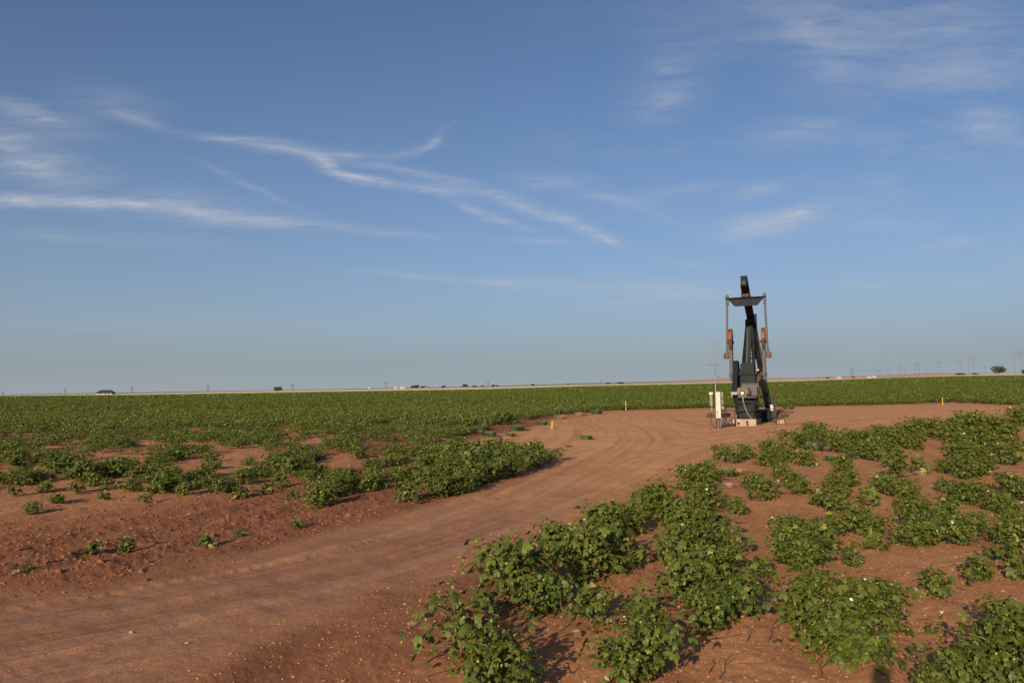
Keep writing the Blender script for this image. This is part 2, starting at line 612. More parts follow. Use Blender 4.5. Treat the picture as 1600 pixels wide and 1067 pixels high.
M_CONC = paint('concrete', (0.34, 0.265, 0.185), (0.29, 0.17, 0.105), 0.35, 0.9, scale=4)
M_YELLOW = paint('yellow_paint', (0.50, 0.31, 0.035), (0.34, 0.21, 0.07), 0.3, 0.6, scale=9)
M_CABLE = paint('black_cable', (0.022, 0.021, 0.02), (0.06, 0.045, 0.035), 0.3, 0.6)
M_POLE = paint('weathered_pole', (0.13, 0.12, 0.115), (0.09, 0.08, 0.07), 0.4, 0.9, scale=0.6)
M_LATTICE = paint('lattice_steel', (0.13, 0.13, 0.135), (0.09, 0.09, 0.085), 0.3, 0.6, 0.0, 0.4)
M_WALLW = paint('pale_wall', (0.42, 0.40, 0.37), (0.33, 0.3, 0.26), 0.3, 0.8, scale=0.5)
M_ROOFD = paint('dark_roof', (0.035, 0.034, 0.038), (0.06, 0.055, 0.05), 0.3, 0.8, scale=0.4)
M_ROOFR = paint('rust_roof', (0.22, 0.13, 0.10), (0.15, 0.1, 0.08), 0.3, 0.8, scale=0.4)

# ------------------------------------------------------------------ terrain
PXK = np.array([0, 200, 400, 760, 900, 1000, 1060, 1100, 1140, 1250, 1350, 1400, 1450, 1500, 1560, 1600.])
REL1 = np.interp(PXK, [0, 200, 400, 760, 900, 1100, 1250, 1400, 1500, 1600], [2.8, 4.1, 3.8, 3.4, 1.2, 0, -1.8, -4.5, -5.6, -5.4])
REL2 = np.interp(PXK, [0, 200, 400, 760, 900, 1100, 1250, 1400, 1500, 1600], [1.6, 2.2, 1.4, .3, -1.5, -2.0, -4.8, -5.6, -8.2, -9.0])
REL3 = np.interp(PXK, [0, 200, 400, 760, 900, 1000, 1060, 1100, 1140, 1250, 1350, 1450, 1500, 1560, 1600],
                 [1.2, .8, .2, -1.2, -3.5, -4.2, -5.0, -7.2, -8.0, -7.0, -8.8, -11.3, -10.6, -9.4, -9.6])
UK = (PXK - CXP) / FPX
Y1, Y2, Y3 = 650.0, 1000.0, 2500.0


def terrain(x, y):
    u = x / np.maximum(y, 30.0)
    z1 = CAM_H - 1.0 - np.interp(u, UK, REL1) * Y1 / FPX
    z2 = CAM_H - np.interp(u, UK, REL2) * Y2 / FPX
    z3 = CAM_H - np.interp(u, UK, REL3) * Y3 / FPX
    z = z1 * sstep(75, Y1, y) * 1.0
    z = z + (z2 - z1) * np.clip((y - Y1) / (Y2 - Y1), 0, 1)
    z = z + (z3 - z2) * sstep(Y2 + 250, Y3, y)
    return z


PAD = [(722, 692), (760, 681), (825, 670), (860, 657), (905, 652), (945, 644.5), (1000, 641.5), (1120, 639.5), (1240, 637), (1350, 635), (1490, 631),
       (1560, 634), (1700, 638), (1700, 646), (1560, 651), (1500, 654), (1400, 664), (1320, 674), (1240, 686), (1180, 702), (1120, 718), (1060, 742), (930, 760), (860, 712), (800, 700)]
ROAD = [(-900, 1000), (-300, 962), (0, 930), (160, 918), (340, 876), (500, 836), (600, 812), (700, 782), (800, 752), (870, 724), (890, 708), (1000, 690), (1120, 690),
        (1120, 718), (1060, 742), (1000, 770), (940, 790), (860, 815), (800, 845), (700, 886), (600, 925), (500, 964), (380, 1010), (260, 1056), (60, 1140), (-300, 1300), (-900, 1500)]
TRACK_A = [(-1200, 1150), (-400, 1080), (0, 1010), (300, 950), (600, 880), (800, 815), (950, 750), (1060, 703), (1180, 683), (1320, 663), (1480, 646), (1750, 641)]
TRACK_B = [(820, 780), (900, 740), (960, 705), (985, 685), (970, 668), (945, 658), (960, 650), (1040, 647), (1110, 650)]
to_g = lambda P: np.array([pix(*p) for p in P])
PAD_G, ROAD_G = to_g(PAD), to_g(ROAD)


def smooth_line(P, n=6):
    P = np.array(P)
    out = []
    for i in range(len(P) - 1):
        p0, p1, p2, p3 = P[max(i - 1, 0)], P[i], P[i + 1], P[min(i + 2, len(P) - 1)]
        for t in np.linspace(0, 1, n, endpoint=False):
            out.append(0.5 * ((2 * p1) + (-p0 + p2) * t + (2 * p0 - 5 * p1 + 4 * p2 - p3) * t * t + (-p0 + 3 * p1 - 3 * p2 + p3) * t ** 3))
    out.append(P[-1])
    return np.array(out)


TRA, TRB = smooth_line(to_g(TRACK_A)), smooth_line(to_g(TRACK_B))


def poly_sdf(x, y, P):
    """signed distance, positive inside"""
    d = np.full(x.shape, 1e9)
    ins = np.zeros(x.shape, bool)
    n = len(P)
    for i in range(n):
        ax, ay = P[i]
        bx, by = P[(i + 1) % n]
        ex, ey = bx - ax, by - ay
        t = np.clip(((x - ax) * ex + (y - ay) * ey) / (ex * ex + ey * ey + 1e-12), 0, 1)
        d = np.minimum(d, np.hypot(x - ax - t * ex, y - ay - t * ey))
        c = (ay > y) != (by > y)
        with np.errstate(divide='ignore', invalid='ignore'):
            xi = ax + (y - ay) / (by - ay if by != ay else 1e-12) * ex
        ins ^= c & (x < xi)
    return np.where(ins, d, -d)


def line_coords(x, y, P):
    best = np.full(x.shape, 1e9)
    lat = np.zeros(x.shape)
    alo = np.zeros(x.shape)
    s = 0.0
    for i in range(len(P) - 1):
        ax, ay = P[i]
        ex, ey = P[i + 1] - P[i]
        ln = math.hypot(ex, ey)
        t = np.clip(((x - ax) * ex + (y - ay) * ey) / (ln * ln + 1e-12), 0, 1)
        dx, dy = x - ax - t * ex, y - ay - t * ey
        d = np.hypot(dx, dy)
        k = d < best
        best = np.where(k, d, best)
        lat = np.where(k, np.sign(ex * dy - ey * dx) * d, lat)
        alo = np.where(k, s + t * ln, alo)
        s += ln
    return best, lat, alo


def zones(x, y):
    """road mask, packed-pad mask, lateral and along-track coordinates, roughness"""
    near = (y < 140) & (np.abs(x) < 140) & (y > -30)
    road = np.zeros(x.shape)
    packed = np.zeros(x.shape)
    lat = np.zeros(x.shape)
    alo = np.zeros(x.shape)
    sd = np.full(x.shape, -20.0)
    xn, yn = x[near], y[near]
    sr, sp = poly_sdf(xn, yn, ROAD_G), poly_sdf(xn, yn, PAD_G)
    wob = 0.28 * fbm(xn / 1.1, yn / 1.1, 4, 5)
    s = np.maximum(sr, sp) + wob
    road[near] = sstep(-0.55, 0.75, s)
    packed[near] = sstep(-7.0, 2.5, sp + 1.2 * fbm(xn / 4, yn / 4, 3, 8))
    da, la, aa = line_coords(xn, yn, TRA)
    db, lb, ab = line_coords(xn, yn, TRB)
    k = (db < da * 0.8) & (ab > 0.05)
    lat[near] = np.where(k, lb + 11.0, la)
    alo[near] = np.where(k, ab + 77, aa)
    sd[near] = s
    return road, packed, lat, alo, sd


def micro(x, y, road, lat, alo, sd):
    """small relief of the soil: clods in the fields, ruts and tread on the track"""
    h = 0.05 * fbm(x / 5.0, y / 5.0, 3, 21) * sstep(120, 40, y)
    rough = (1 - road)
    edge = sstep(-5.5, -2.0, sd) * sstep(-.2, -1.3, sd) * (1 - road)                      # turned soil along the track
    left = sstep(-1.4, -2.6, x - 0.09 * y) * (lat > 0)
    cl = np.maximum(fbm(x / 0.42, y / 0.42, 3, 31, 0.6), -0.25)
    cl2 = np.abs(fbm(x / 0.17, y / 0.17, 3, 37, 0.6))
    h = h + rough * (0.012 + 0.015 * edge * left) * cl + rough * (0.009 + 0.016 * edge * left) * cl2
    h = h + rough * 0.05 * np.sin(2 * np.pi * (x - 0.25 * y) / 1.02 + 1.3 * noise(x / 3, y / 3, 3)) * sstep(90, 30, y) * 0.5
    # ruts
    for off, wd, dp in ((-1.55, .24, .035), (-0.75, .20, .025), (0.10, .22, .03), (0.95, .24, .045), (1.75, .2, .028), (2.5, .22, .03), (-2.35, .2, .03)):
        l2 = lat + 0.10 * noise(alo / 3.0, alo * 0 + off * 7, 11)
        g = np.exp(-((l2 - off) / wd) ** 2)
        g2 = np.exp(-((np.abs(l2 - off) - 1.7 * wd) / (0.5 * wd)) ** 2)
        tread = 0.4 + 0.6 * (np.sin(alo * 2 * np.pi / 0.16 + 9 * (l2 - off)) > 0)
        h = h - road * dp * 0.55 * g * (0.55 + 0.45 * tread * sstep(-.1, .5, noise(alo / 5, alo * 0 + off, 77))) + road * dp * 0.35 * g2
    for off, wd, dp in ((-2.05, .07, .016), (-1.2, .06, .012), (-.45, .08, .014), (.45, .07, .016), (1.3, .08, .018), (2.1, .07, .014), (2.9, .09, .018), (3.4, .06, .014), (-2.8, .07, .014)):
        l2 = lat + 0.22 * noise(alo / 4.0, alo * 0 + off * 5, 13)
        g = np.exp(-((l2 - off) / wd) ** 2)
        tread = (np.sin(alo * 2 * np.pi / 0.22 + 14 * (l2 - off)) > -.2) * 1.0
        h = h - road * dp * g * (0.35 + 0.65 * tread) * sstep(-.25, .25, noise(alo / 6, alo * 0 + off, 79))
    h = h + road * (0.008 * fbm(x / 0.3, y / 0.3, 3, 51) + 0.02 * fbm(x / 1.6, y / 1.6, 3, 53))
    return h


def gheight(x, y):
    x = np.atleast_1d(np.asarray(x, float))
    y = np.atleast_1d(np.asarray(y, float))
    road, packed, lat, alo, sd = zones(x, y)
    return terrain(x, y) + micro(x, y, road, lat, alo, sd)


def build_ground():
    fine = np.linspace(rad(-50), rad(50), 860)
    coarse = np.linspace(rad(50), rad(310), 70)[1:-1]
    az = np.concatenate([fine, coarse])
    r = [1.2]
    while r[-1] < 90:
        r.append(r[-1] * 1.0068)
    while r[-1] < 9000:
        r.append(r[-1] * 1.028)
    r = np.array(r)
    A, R = np.meshgrid(az, r)
    X, Y = R * np.sin(A), R * np.cos(A)
    x, y = X.ravel(), Y.ravel()
    road, packed, lat, alo, sd = zones(x, y)
    z = terrain(x, y) + micro(x, y, road, lat, alo, sd) * sstep(200, 120, np.hypot(x, y))
    nr, na = X.shape
    i, j = np.meshgrid(np.arange(nr - 1), np.arange(na), indexing='ij')
    j2 = (j + 1) % na
    F = np.stack([i * na + j, (i + 1) * na + j, (i + 1) * na + j2, i * na + j2], -1).reshape(-1, 4)[:, ::-1]
    V = np.stack([x, y, z], -1)
    # centre disc
    V = np.vstack([V, [[0, 0, 0]]])
    for arr_name in ():
        pass
    turned = np.maximum(sstep(-7.5, -3.0, sd) * (1 - road) * sstep(-0.5, -2.6, x - 0.09 * y), 0.85 * (1 - road) * sstep(-3.2, -1.0, sd) * sstep(13, 8, y))
    road, packed, lat, alo, turned = [np.append(a, 0) for a in (road, packed, lat, alo, turned)]
    fy = V[F].mean(1)
    fr = road[F].mean(1)
    cls = np.where(fr > 0.5, 1, 0)
    cls = np.where((fy[:, 1] > Y1 + 2), 2, cls)
    cls = np.where((fy[:, 1] > Y2 + 120), 3, cls)
    tri = np.stack([np.full(na, len(V) - 1), np.arange(na), (np.arange(na) + 1) % na], -1)[:, ::-1]
    for k, (nm, lab, mat) in enumerate((('ground', 'red tilled soil of the cotton fields', M_GROUND), ('dirt_road', 'tan dirt track curving up to the bare pad round the pump', M_GROUND),
                                        ('dry_grass', 'strip of straw coloured grass beyond the cotton', M_GRASS), ('hills', 'low far land with red bare slopes', M_HILLS))):
        f = F[cls == k]
        loops, cnt = f.ravel(), np.full(len(f), 4)
        if k == 0:
            loops = np.concatenate([loops, tri.ravel()])
            cnt = np.concatenate([cnt, np.full(len(tri), 3)])
        used, inv = np.unique(loops, return_inverse=True)
        me = fast_mesh(nm, V[used], inv, np.concatenate([[0], np.cumsum(cnt)[:-1]]), [mat],
                       {'road': ('POINT', road[used]), 'packed': ('POINT', packed[used]), 'lat': ('POINT', lat[used]), 'along': ('POINT', alo[used]), 'turned': ('POINT', turned[used])}, smooth=True)
        tag(link(nm, me), lab, None, kind='structure')


build_ground()

# ------------------------------------------------------------------ the pumpjack
PJ_AZ = rad(21.0)
PJ = np.array([12.44, 40.6])
pj = thing('pumpjack', 'black pumpjack seen from behind with orange counterweights raised, standing on the bare red pad', 'pumpjack', (PJ[0], PJ[1], 0.0), -PJ_AZ)


def pump_world(x, y):
    c, s = math.cos(PJ_AZ), math.sin(PJ_AZ)
    return PJ[0] + x * c + y * s, PJ[1] - x * s + y * c


def beam_z(y):
    return 7.17 - 0.36 * y


# base frame: two skid beams and cross members
m = MB()
for sx in (-0.5, 0.5):
    m.ibeam((sx, -1.30, 0.50), (sx, 6.4, 0.50), 0.16, 0.26, 0.02)
for yy in (-1.25, 0.9, 2.4, 3.7, 5.2, 6.3):
    m.bar((-0.42, yy, 0.50), (0.42, yy, 0.50), 0.14, 0.2)
m.build('base_frame', M_BLACK, pj)
# pedestal under the gearbox, wider at its top
m = MB()
m.add([(-.46, -1.1, .63), (.46, -1.1, .63), (.46, .8, .63), (-.46, .8, .63), (-.58, -1.16, 1.5), (.56, -1.16, 1.5), (.56, .8, 1.5), (-.58, .8, 1.5)],
      [(3, 2, 1, 0), (4, 5, 6, 7), (0, 1, 5, 4), (1, 2, 6, 5), (2, 3, 7, 6), (3, 0, 4, 7)])
for sx in (-.44, .44):
    m.bar((sx, -1.2, .63), (sx * 1.25, -1.24, 1.5), .07, .07)
ped = m.build('pedestal', M_BLACK, pj, (-.10, 0, 0))
m = MB()
m.box(-.33, .41, -1.33, -1.25, .42, .72).box(-.33, .41, -1.33, -1.25, .745, 1.08).box(-.35, .43, -1.30, -1.2, .40, .42)
m.build('rear_plate', M_DGREY, ped, bevel=.008)
m = MB().box(-.36, .58, -1.5, -.95, 1.5, 1.54).box(-.36, .58, -1.5, -1.47, 1.44, 1.5)
m.build('motor_shelf', M_GREY, pj, (-.10, 0, 0))
# electric motor lying across the frame
mo = MB().cyl((-.42, -1.22, 1.76), (.12, -1.22, 1.76), .21, 18)
for k in range(9):
    xx = -.34 + k * .05
    mo.cyl((xx, -1.22, 1.76), (xx + .018, -1.22, 1.76), .235, 18)
mo.box(-.32, .04, -1.36, -1.08, 1.54, 1.6)
mot = mo.build('motor', M_TAN, pj, (-.08, 0, 0))
MB().cyl((.12, -1.22, 1.76), (.22, -1.22, 1.76), .20, 18).cyl((.22, -1.22, 1.76), (.25, -1.22, 1.76), .16, 18).build('fan_cover', M_RUST, mot)
MB().box(-.24, -.02, -1.52, -1.40, 1.68, 1.86).build('junction_box', M_RUST, mot, bevel=.01)
MB().cyl((-.13, -1.53, 1.70), (-.13, -1.40, 1.70), .075, 14).build('conduit_fitting', M_WHITE, mot)
# pale box between the motor and the gearbox
MB().box(-.30, .56, -.86, -.12, 1.55, 2.16).box(-.33, .59, -.9, -.08, 2.16, 2.2).build('gear_housing', M_HOUS, pj, bevel=.02)
# gearbox, stepped, with bearing caps and lid
m = MB().box(-.36, .40, -.62, .62, 1.56, 2.62).box(-.44, .46, -.70, .70, 2.62, 2.70).box(-.36, .36, -.55, .55, 2.70, 3.22, taper=.92).box(-.28, .28, -.45, .45, 3.22, 3.28)
m.cyl((-.44, 0, 2.66), (-.37, 0, 2.66), .30, 18).cyl((.37, 0, 2.66), (.46, 0, 2.66), .30, 18)
gb = m.build('gearbox', M_DGREY, pj, bevel=.015)
MB().cyl((-.95, 0, 2.66), (.95, 0, 2.66), .11, 16).build('crankshaft', M_GREY, gb)
# belt guard: one closed shell round both pulleys on the left side
prof = []
c0, r0, c1, r1 = (-1.2, 1.78), .30, (.05, 2.78), .62
ang = math.atan2(c1[1] - c0[1], c1[0] - c0[0])
off = math.asin((r1 - r0) / math.hypot(c1[0] - c0[0], c1[1] - c0[1]))
for k in range(13):
    a = ang + math.pi / 2 + off + (math.pi - 2 * off) * k / 12
    prof.append((c0[0] + r0 * math.cos(a), c0[1] + r0 * math.sin(a)))
for k in range(17):
    a = ang - math.pi / 2 - off + (math.pi + 2 * off) * k / 16
    prof.append((c1[0] + r1 * math.cos(a), c1[1] + r1 * math.sin(a)))
bg = MB().prism_x(prof, -.72, -.46).build('belt_guard', M_NAVY, pj, bevel=.02)
MB().box(-.76, -.44, -1.56, -1.49, 1.62, 1.76).box(-.76, -.70, -1.50, -1.1, 1.50, 1.62).build('guard_glint', M_GALV, bg)  # pale metal strip added in place of the bright reflection low on the guard
# cranks with counterweights, pitman arms and wrist pins
for sx in (-1, 1):
    cx = sx * .83
    m = MB().prism_x([(-.22, 2.35), (.22, 2.35), (.27, 2.7), (.20, 4.4), (-.20, 4.4), (-.27, 2.7)], cx - .085, cx + .085)
    for zz in (2.9, 3.4, 3.9):
        m.cyl((cx - .10, .0, zz), (cx + .10, .0, zz), .05, 10)
    cr = m.build('crank', M_ARM, pj, bevel=.012)
    pr, lo = [], []
    for k in range(19):
        a = math.pi * k / 18
        pr.append((.46 * math.cos(a), 4.50 + .60 * math.sin(a)))
    w = MB().prism_x(pr, cx - .095, cx + .095).build('counterweight', M_ORANGE, cr, bevel=.02)
    MB().prism_x([(-.45, 4.497), (.45, 4.497), (.40, 4.20), (.27, 3.96), (-.27, 3.96), (-.40, 4.20)], cx - .088, cx + .088).build('weight_foot', M_RUST, w, bevel=.015)
    MB().box(cx - .10, cx + .10, -.12, .12, 3.72, 3.85).build('clamp', M_BLACK, w)
    MB().box(cx - .16, cx + .16, -.07, .07, 4.3, 4.44).build('weight_bolt', M_BLACK, w)
    px_ = sx * 1.04
    MB().cyl((cx, 0, 3.66), (px_ + sx * .14, 0, 3.66), .11, 16).cyl((px_ + sx * .10, 0, 3.66), (px_ + sx * .17, 0, 3.66), .15, 14).build('wrist_pin', M_REDPIN, cr)
    top = (sx * .95, 0.02, 6.88)
    m = MB().bar((px_, 0, 3.55), top, .10, .13, (0, 1, 0)).bar((px_, 0, 3.5), (px_ - sx * .003, 0, 3.95), .14, .22, (0, 1, 0))
    m.bar((sx * .955, .02, 6.35), (sx * .949, .02, 6.92), .15, .2, (0, 1, 0))
    m.build('pitman_arm', M_ARM, pj, bevel=.01)
# equaliser: trapezoid plate with a top flange
m = MB().prism_y([(-.93, 6.70), (-.58, 6.29), (.58, 6.29), (.93, 6.70)], -.05, .05)
for xx in (-.27, .0, .15):
    m.box(xx - .012, xx + .012, -.062, -.05, 6.30, 6.69)
eq = m.build('equalizer_bar', M_DGREY, pj)
MB().box(-1.04, 1.04, -.16, .16, 6.70, 6.75).build('flange', M_BLACK, eq)
MB().box(-.17, .17, -.2, .2, 6.75, 6.92).cyl((-.22, 0, 6.92), (.22, 0, 6.92), .13, 14).box(-.2, .2, -.22, .22, 6.75, 6.78).build('equalizer_bearing', M_RUST, pj, bevel=.01)
# walking beam
a, b = (0, -.95, beam_z(-.95)), (0, 6.15, beam_z(6.15))
bm_ = MB().ibeam(a, b, .34, .58, .04)
for yy in (-.9, 0.0, 1.4, 2.9, 4.4, 5.6):
    bm_.bar((0, yy, beam_z(yy) - .26), (0, yy + .10, beam_z(yy) + .26), .32, .02)
wb = bm_.build('walking_beam', M_BLACK, pj)
MB().box(-.16, .16, -1.03, -.93, beam_z(-.95) - .26, beam_z(-.95) + .24, taper=.9).build('tail_plate', M_NAVY, wb)
MB().box(-.09, .09, -1.07, -1.03, beam_z(-.95) - .2, beam_z(-.95) - .02).build('tail_bracket', M_GREY, wb)
# saddle bearing and samson post
ys, zs = 3.0, beam_z(3.0) - .34
MB().cyl((-.27, ys, zs - .1), (.27, ys, zs - .1), .15, 14).box(-.2, .2, ys - .25, ys + .25, zs - .1, zs + .05).box(-.26, .26, ys - .3, ys + .3, zs - .34, zs - .26).build('saddle_bearing', M_BLACK, pj)
tz = zs - .34
for sx in (-1, 1):
    MB().ibeam((sx * .13, ys, tz), (sx * .78, ys + .75, .63), .20, .22, .03).build('samson_leg', M_BLACK, pj)
    MB().ibeam((sx * .09, ys - .12, tz), (sx * .27, ys - 1.55, .63), .16, .18, .03).build('samson_leg', M_BLACK if sx > 0 else M_GREY, pj)
m = MB().bar((0, ys - .28, tz), (-.02, .95, 2.6), .18, .12, (0, 1, 0)).bar((-.02, .95, 2.6), (-.02, .8, .63), .18, .12, (0, 1, 0))
m.build('back_brace', M_DGREY, pj)
for zz in (1.4, 2.5, 3.6, 4.6):
    k = (tz - zz) / (tz - .63)
    xx, yy = .13 + .65 * k, ys + .75 * k
    MB().bar((-xx, yy, zz), (xx, yy, zz), .09, .09).build('cross_brace', M_BLACK, pj)
m = MB().box(.55, 1.02, ys + .2, ys + 1.2, .05, .62).build('foot_block', M_NAVY, pj, (-.10, 0, 0), bevel=.02)
# ladder on the right of the post
m = MB()
la, lb_ = Vector((.30, ys - .05, tz + .1)), Vector((1.0, ys + .1, .7))
for o_ in (-.17, .17):
    m.tube([la + Vector((0, o_, 0)), lb_ + Vector((0, o_, 0))], .02, 6)
for k in range(14):
    p = la.lerp(lb_, (k + .5) / 14)
    m.tube([p + Vector((0, -.17, 0)), p + Vector((0, .17, 0))], .012, 5)
m.build('ladder', M_BLACK, pj)
# brake drum, lever and rods on the right flank
MB().cyl((.50, -.25, 2.45), (.60, -.25, 2.45), .24, 18).cyl((.60, -.25, 2.45), (.66, -.25, 2.45), .10, 12).build('brake_drum', M_RUST, pj)
MB().cyl((.44, -.45, 2.86), (.58, -.45, 2.86), .10, 14).cyl((.44, -.45, 2.86), (.44, -.35, 2.45), .03, 8).build('air_fitting', M_GALV, pj)
m = MB().tube([(.52, -.5, 2.35), (.50, -.95, 1.9), (.54, -1.35, 1.2), (.55, -1.42, .8)], .022, 7).tube([(.55, -.2, 2.7), (.62, .2, 3.3), (.5, .6, 3.9)], .02, 6)
m.tube([(.6, -.5, 2.2), (.75, .2, 1.7), (.95, 1.1, 1.0)], .05, 7)
m.build('brake_rod', M_BLACK, pj)
m = MB().box(.44, .58, -.98, -.90, 1.1, 1.62).build('valve_block', M_REDPIN, pj, bevel=.01)
# pale flexible conduit from the motor to the slab
MB().tube([(-.13, -1.5, 1.62), (-.09, -1.55, 1.3), (-.03, -1.56, 1.0), (.06, -1.55, .75), (.16, -1.53, .55), (.30, -1.50, .40)], .04, 8).build('conduit', M_GALV, pj, (-.08, 0, 0))
# horse head: curved face swung down at the far end, with its bridle
hy = 6.15
hz = beam_z(hy)
prof = []
ca, sa = math.cos(-.345), math.sin(-.345)
pv = [(0.0, 1.55), (.22, 1.65), (.50, 1.15), (.68, .5), (.74, -.1), (.70, -.7), (.55, -1.2), (.35, -1.25), (-.05, -.6), (-.3, -.3), (-.3, .3), (-.1, .6)]
for (yy, zz) in pv:
    prof.append((hy + .1 + yy * ca - zz * sa * 1.0, hz + yy * sa + zz * ca))
hh = MB().prism_x(prof, -.13, .13).build('horse_head', M_NAVY, pj, bevel=.015)
xb = max(p[0] for p in prof)
MB().tube([(-.08, xb, hz + .2), (-.08, xb + .03, 2.6), (-.06, xb + .03, 1.9)], .018, 6).tube([(.08, xb, hz + .2), (.08, xb + .03, 2.6), (.06, xb + .03, 1.9)], .018, 6).build('bridle', M_CABLE, hh)
MB().box(-.18, .18, xb - .05, xb + .11, 1.82, 1.92).cyl((0, xb + .03, .8), (0, xb + .03, 1.95), .02, 8).build('carrier_bar', M_GALV, pj)
# well head below the horse head
wx, wy = pump_world(0, xb + .03)
wh = thing('wellhead', 'rusty wellhead behind the pumpjack under its horse head', 'wellhead', (wx, wy, 0), -PJ_AZ)
MB().cyl((0, 0, -.05), (0, 0, .5), .14, 14).cyl((0, 0, .5), (0, 0, .56), .22, 14).cyl((0, 0, .56), (0, 0, .85), .08, 12).build('casing', M_RUST, wh)
MB().tube([(0, 0, .45), (.5, 0, .45), (.7, 0, .45)], .045, 8).cyl((.42, 0, .45), (.52, 0, .45), .10, 10).build('flow_pipe', M_RUST, wh)

# concrete foundation
cb = thing('foundation', 'pale concrete foundation block under the pumpjack with a dark round hole in its rear face', 'foundation', (PJ[0] - .14, PJ[1] + .05, 0), -PJ_AZ)
MB().box(-.72, .58, -1.62, 7.0, -.2, .38).build('slab', M_CONC, cb, bevel=.03)
MB().cyl((-.28, -1.64, .16), (-.28, -1.60, .16), .075, 14).build('hole', M_CABLE, cb)
MB().box(.10, .20, -1.66, -1.625, .02, .30).build('rust_strap', M_RUST, cb)
wx, wy = pump_world(1.45, 2.2)
MB().box(-.2, .22, -.3, .5, -.2, .20).build('concrete_block', M_CONC, None, (wx, wy, 0), bevel=.03)
tag(bpy.data.objects['concrete_block'], 'low tan concrete block on the ground right of the pumpjack frame', 'block')
bpy.data.objects['concrete_block'].rotation_euler.z = -PJ_AZ

# ---- pipe guard rail in front of the pump
ga, gb2 = pix(1127, 668), pix(1214, 664)
gr = thing('guard_rail', 'thin grey pipe guard rail running across the rear of the pumpjack', 'rail', (ga[0], ga[1], 0))
dv = np.array([gb2[0] - ga[0], gb2[1] - ga[1]])
P3 = lambda t, z: (dv[0] * t, dv[1] * t, z)
MB().tube([P3(0.0, .84), P3(1.0, .84)], .022, 8).build('rail', M_GREY, gr)
MB().tube([P3(0.30, 1.22), P3(.62, 1.24)], .02, 8).build('rail', M_GREY, gr)
MB().tube([P3(.62, 1.46), P3(1.0, 1.42)], .014, 8).build('rail', M_DGREY, gr)
for t in (.24, .62, .985):
    MB().tube([P3(t, -.1), P3(t, .86 if t < .5 else 1.47)], .024, 8).build('post', M_GREY if t > .3 else M_RUST, gr)

# ---- twin posts on the right with a white canister
b0 = pix(1210.5, 662)
tp = thing('post_pair', 'pair of tall rusty posts with a white canister, right of the pumpjack', 'posts', (b0[0], b0[1], 0))
MB().tube([(-.07, 0, -.1), (-.075, 0, 1.0), (-.09, 0, 1.92)], .042, 8).build('post', M_RUST, tp)
MB().tube([(.07, .03, -.1), (.06, .03, 1.0), (.05, .03, 1.82)], .042, 8).build('post', M_RUST, tp)
MB().cyl((-.15, -.06, .72), (-.15, -.06, 1.02), .085, 12).build('canister', M_WHITE, tp)
for zz in (.3, .62, .95, 1.25):
    MB().tube([(-.11, .0, zz), (.10, .04, zz + .03)], .02, 6).build('bracket', M_CABLE, tp)
MB().box(-.06, .05, -.06, .04, 1.05, 1.3).build('switch_box', M_CABLE, tp)
b0 = pix(1218, 659)
st = thing('valve_stand', 'small dark pipe stand on the soil right of the twin posts', 'stand', (b0[0], b0[1], 0))
for sx, sy in ((-.16, -.1), (.16, -.1), (.16, .12), (-.16, .12)):
    MB().tube([(sx, sy, -.05), (sx, sy, .42)], .022, 6).build('leg', M_CABLE, st)
MB().box(-.19, .19, -.13, .15, .42, .46).build('stand_top', M_RUST, st)
MB().cyl((-.02, 0, .46), (-.02, 0, .60), .05, 10).tube([(-.12, 0, .62), (.1, 0, .62)], .02, 6).build('valve', M_CABLE, st)
b0 = pix(1226, 661)
tag(MB().tube([(0, 0, -.1), (.01, 0, .55)], .016, 6).build('marker_rod', M_RUST, None, (b0[0], b0[1], 0)), 'thin rusty rod standing right of the small pipe stand', 'rod')
b0 = pix(1110, 672)
tag(MB().tube([(0, 0, -.1), (-.01, 0, .52)], .016, 6).build('marker_rod', M_RUST, None, (b0[0], b0[1], 0)), 'thin rusty rod standing left of the electrical panels', 'rod')

# ---- electrical panels on their rack
b0 = pix(1124, 670)
rk = thing('control_panel', 'pale electrical control cabinet on a rusty rack left of the pumpjack', 'control panel', (b0[0], b0[1], 0), rad(-14))
MB().box(-.14, .09, -.16, .02, .52, 1.78).box(-.155, .105, -.175, .03, 1.78, 1.81).build('cabinet', M_PANEL, rk, bevel=.012)
MB().box(-.095, -.085, -.172, -.162, .62, .86).box(-.03, -.02, -.172, -.162, .62, .86).box(-.095, -.02, -.172, -.162, .86, .87).box(-.095, -.02, -.172, -.162, .60, .62).build('latch', M_CABLE, rk)
bx = MB().box(-.42, -.28, -.06, .06, 1.10, 1.68).build('meter_box', M_TAN, rk, bevel=.01)
MB().box(-.43, -.27, -.07, .07, 1.68, 1.78).build('cap', M_WHITE, bx)
MB().cyl((-.33, -.05, .88), (-.33, -.05, 1.06), .07, 10).build('meter', M_GALV, rk)
MB().box(.13, .23, -.04, .08, 1.50, 1.78).box(.14, .22, -.03, .07, 1.18, 1.45).build('side_box', M_TAN, rk, bevel=.01)
MB().box(.13, .25, -.05, .08, .95, 1.12).build('side_box', M_GALV, rk, bevel=.01)
m = MB()
for xx, z0, z1 in ((.16, .1, 1.5), (.22, .2, 1.2), (.29, .3, 1.3), (.33, .55, 1.1)):
    m.tube([(xx, .02, z1), (xx + .01, .0, (z0 + z1) / 2), (xx + .03, -.02, z0)], .022, 6)
m.tube([(-.36, 0, .9), (-.37, 0, .5), (-.34, -.03, .22), (-.2, -.05, .1)], .015, 6)
m.tube([(.33, .02, .6), (.36, .0, .4), (.2, -.02, .18)], .02, 6)
m.build('cables', M_CABLE, rk)
m = MB().box(-.60, -.20, .05, .25, .54, .73).build('cross_channel', M_RUST, rk, bevel=.01)
m = MB().box(.10, .55, .05, .25, .56, .76).build('cross_channel', M_BLACK, rk, bevel=.01)
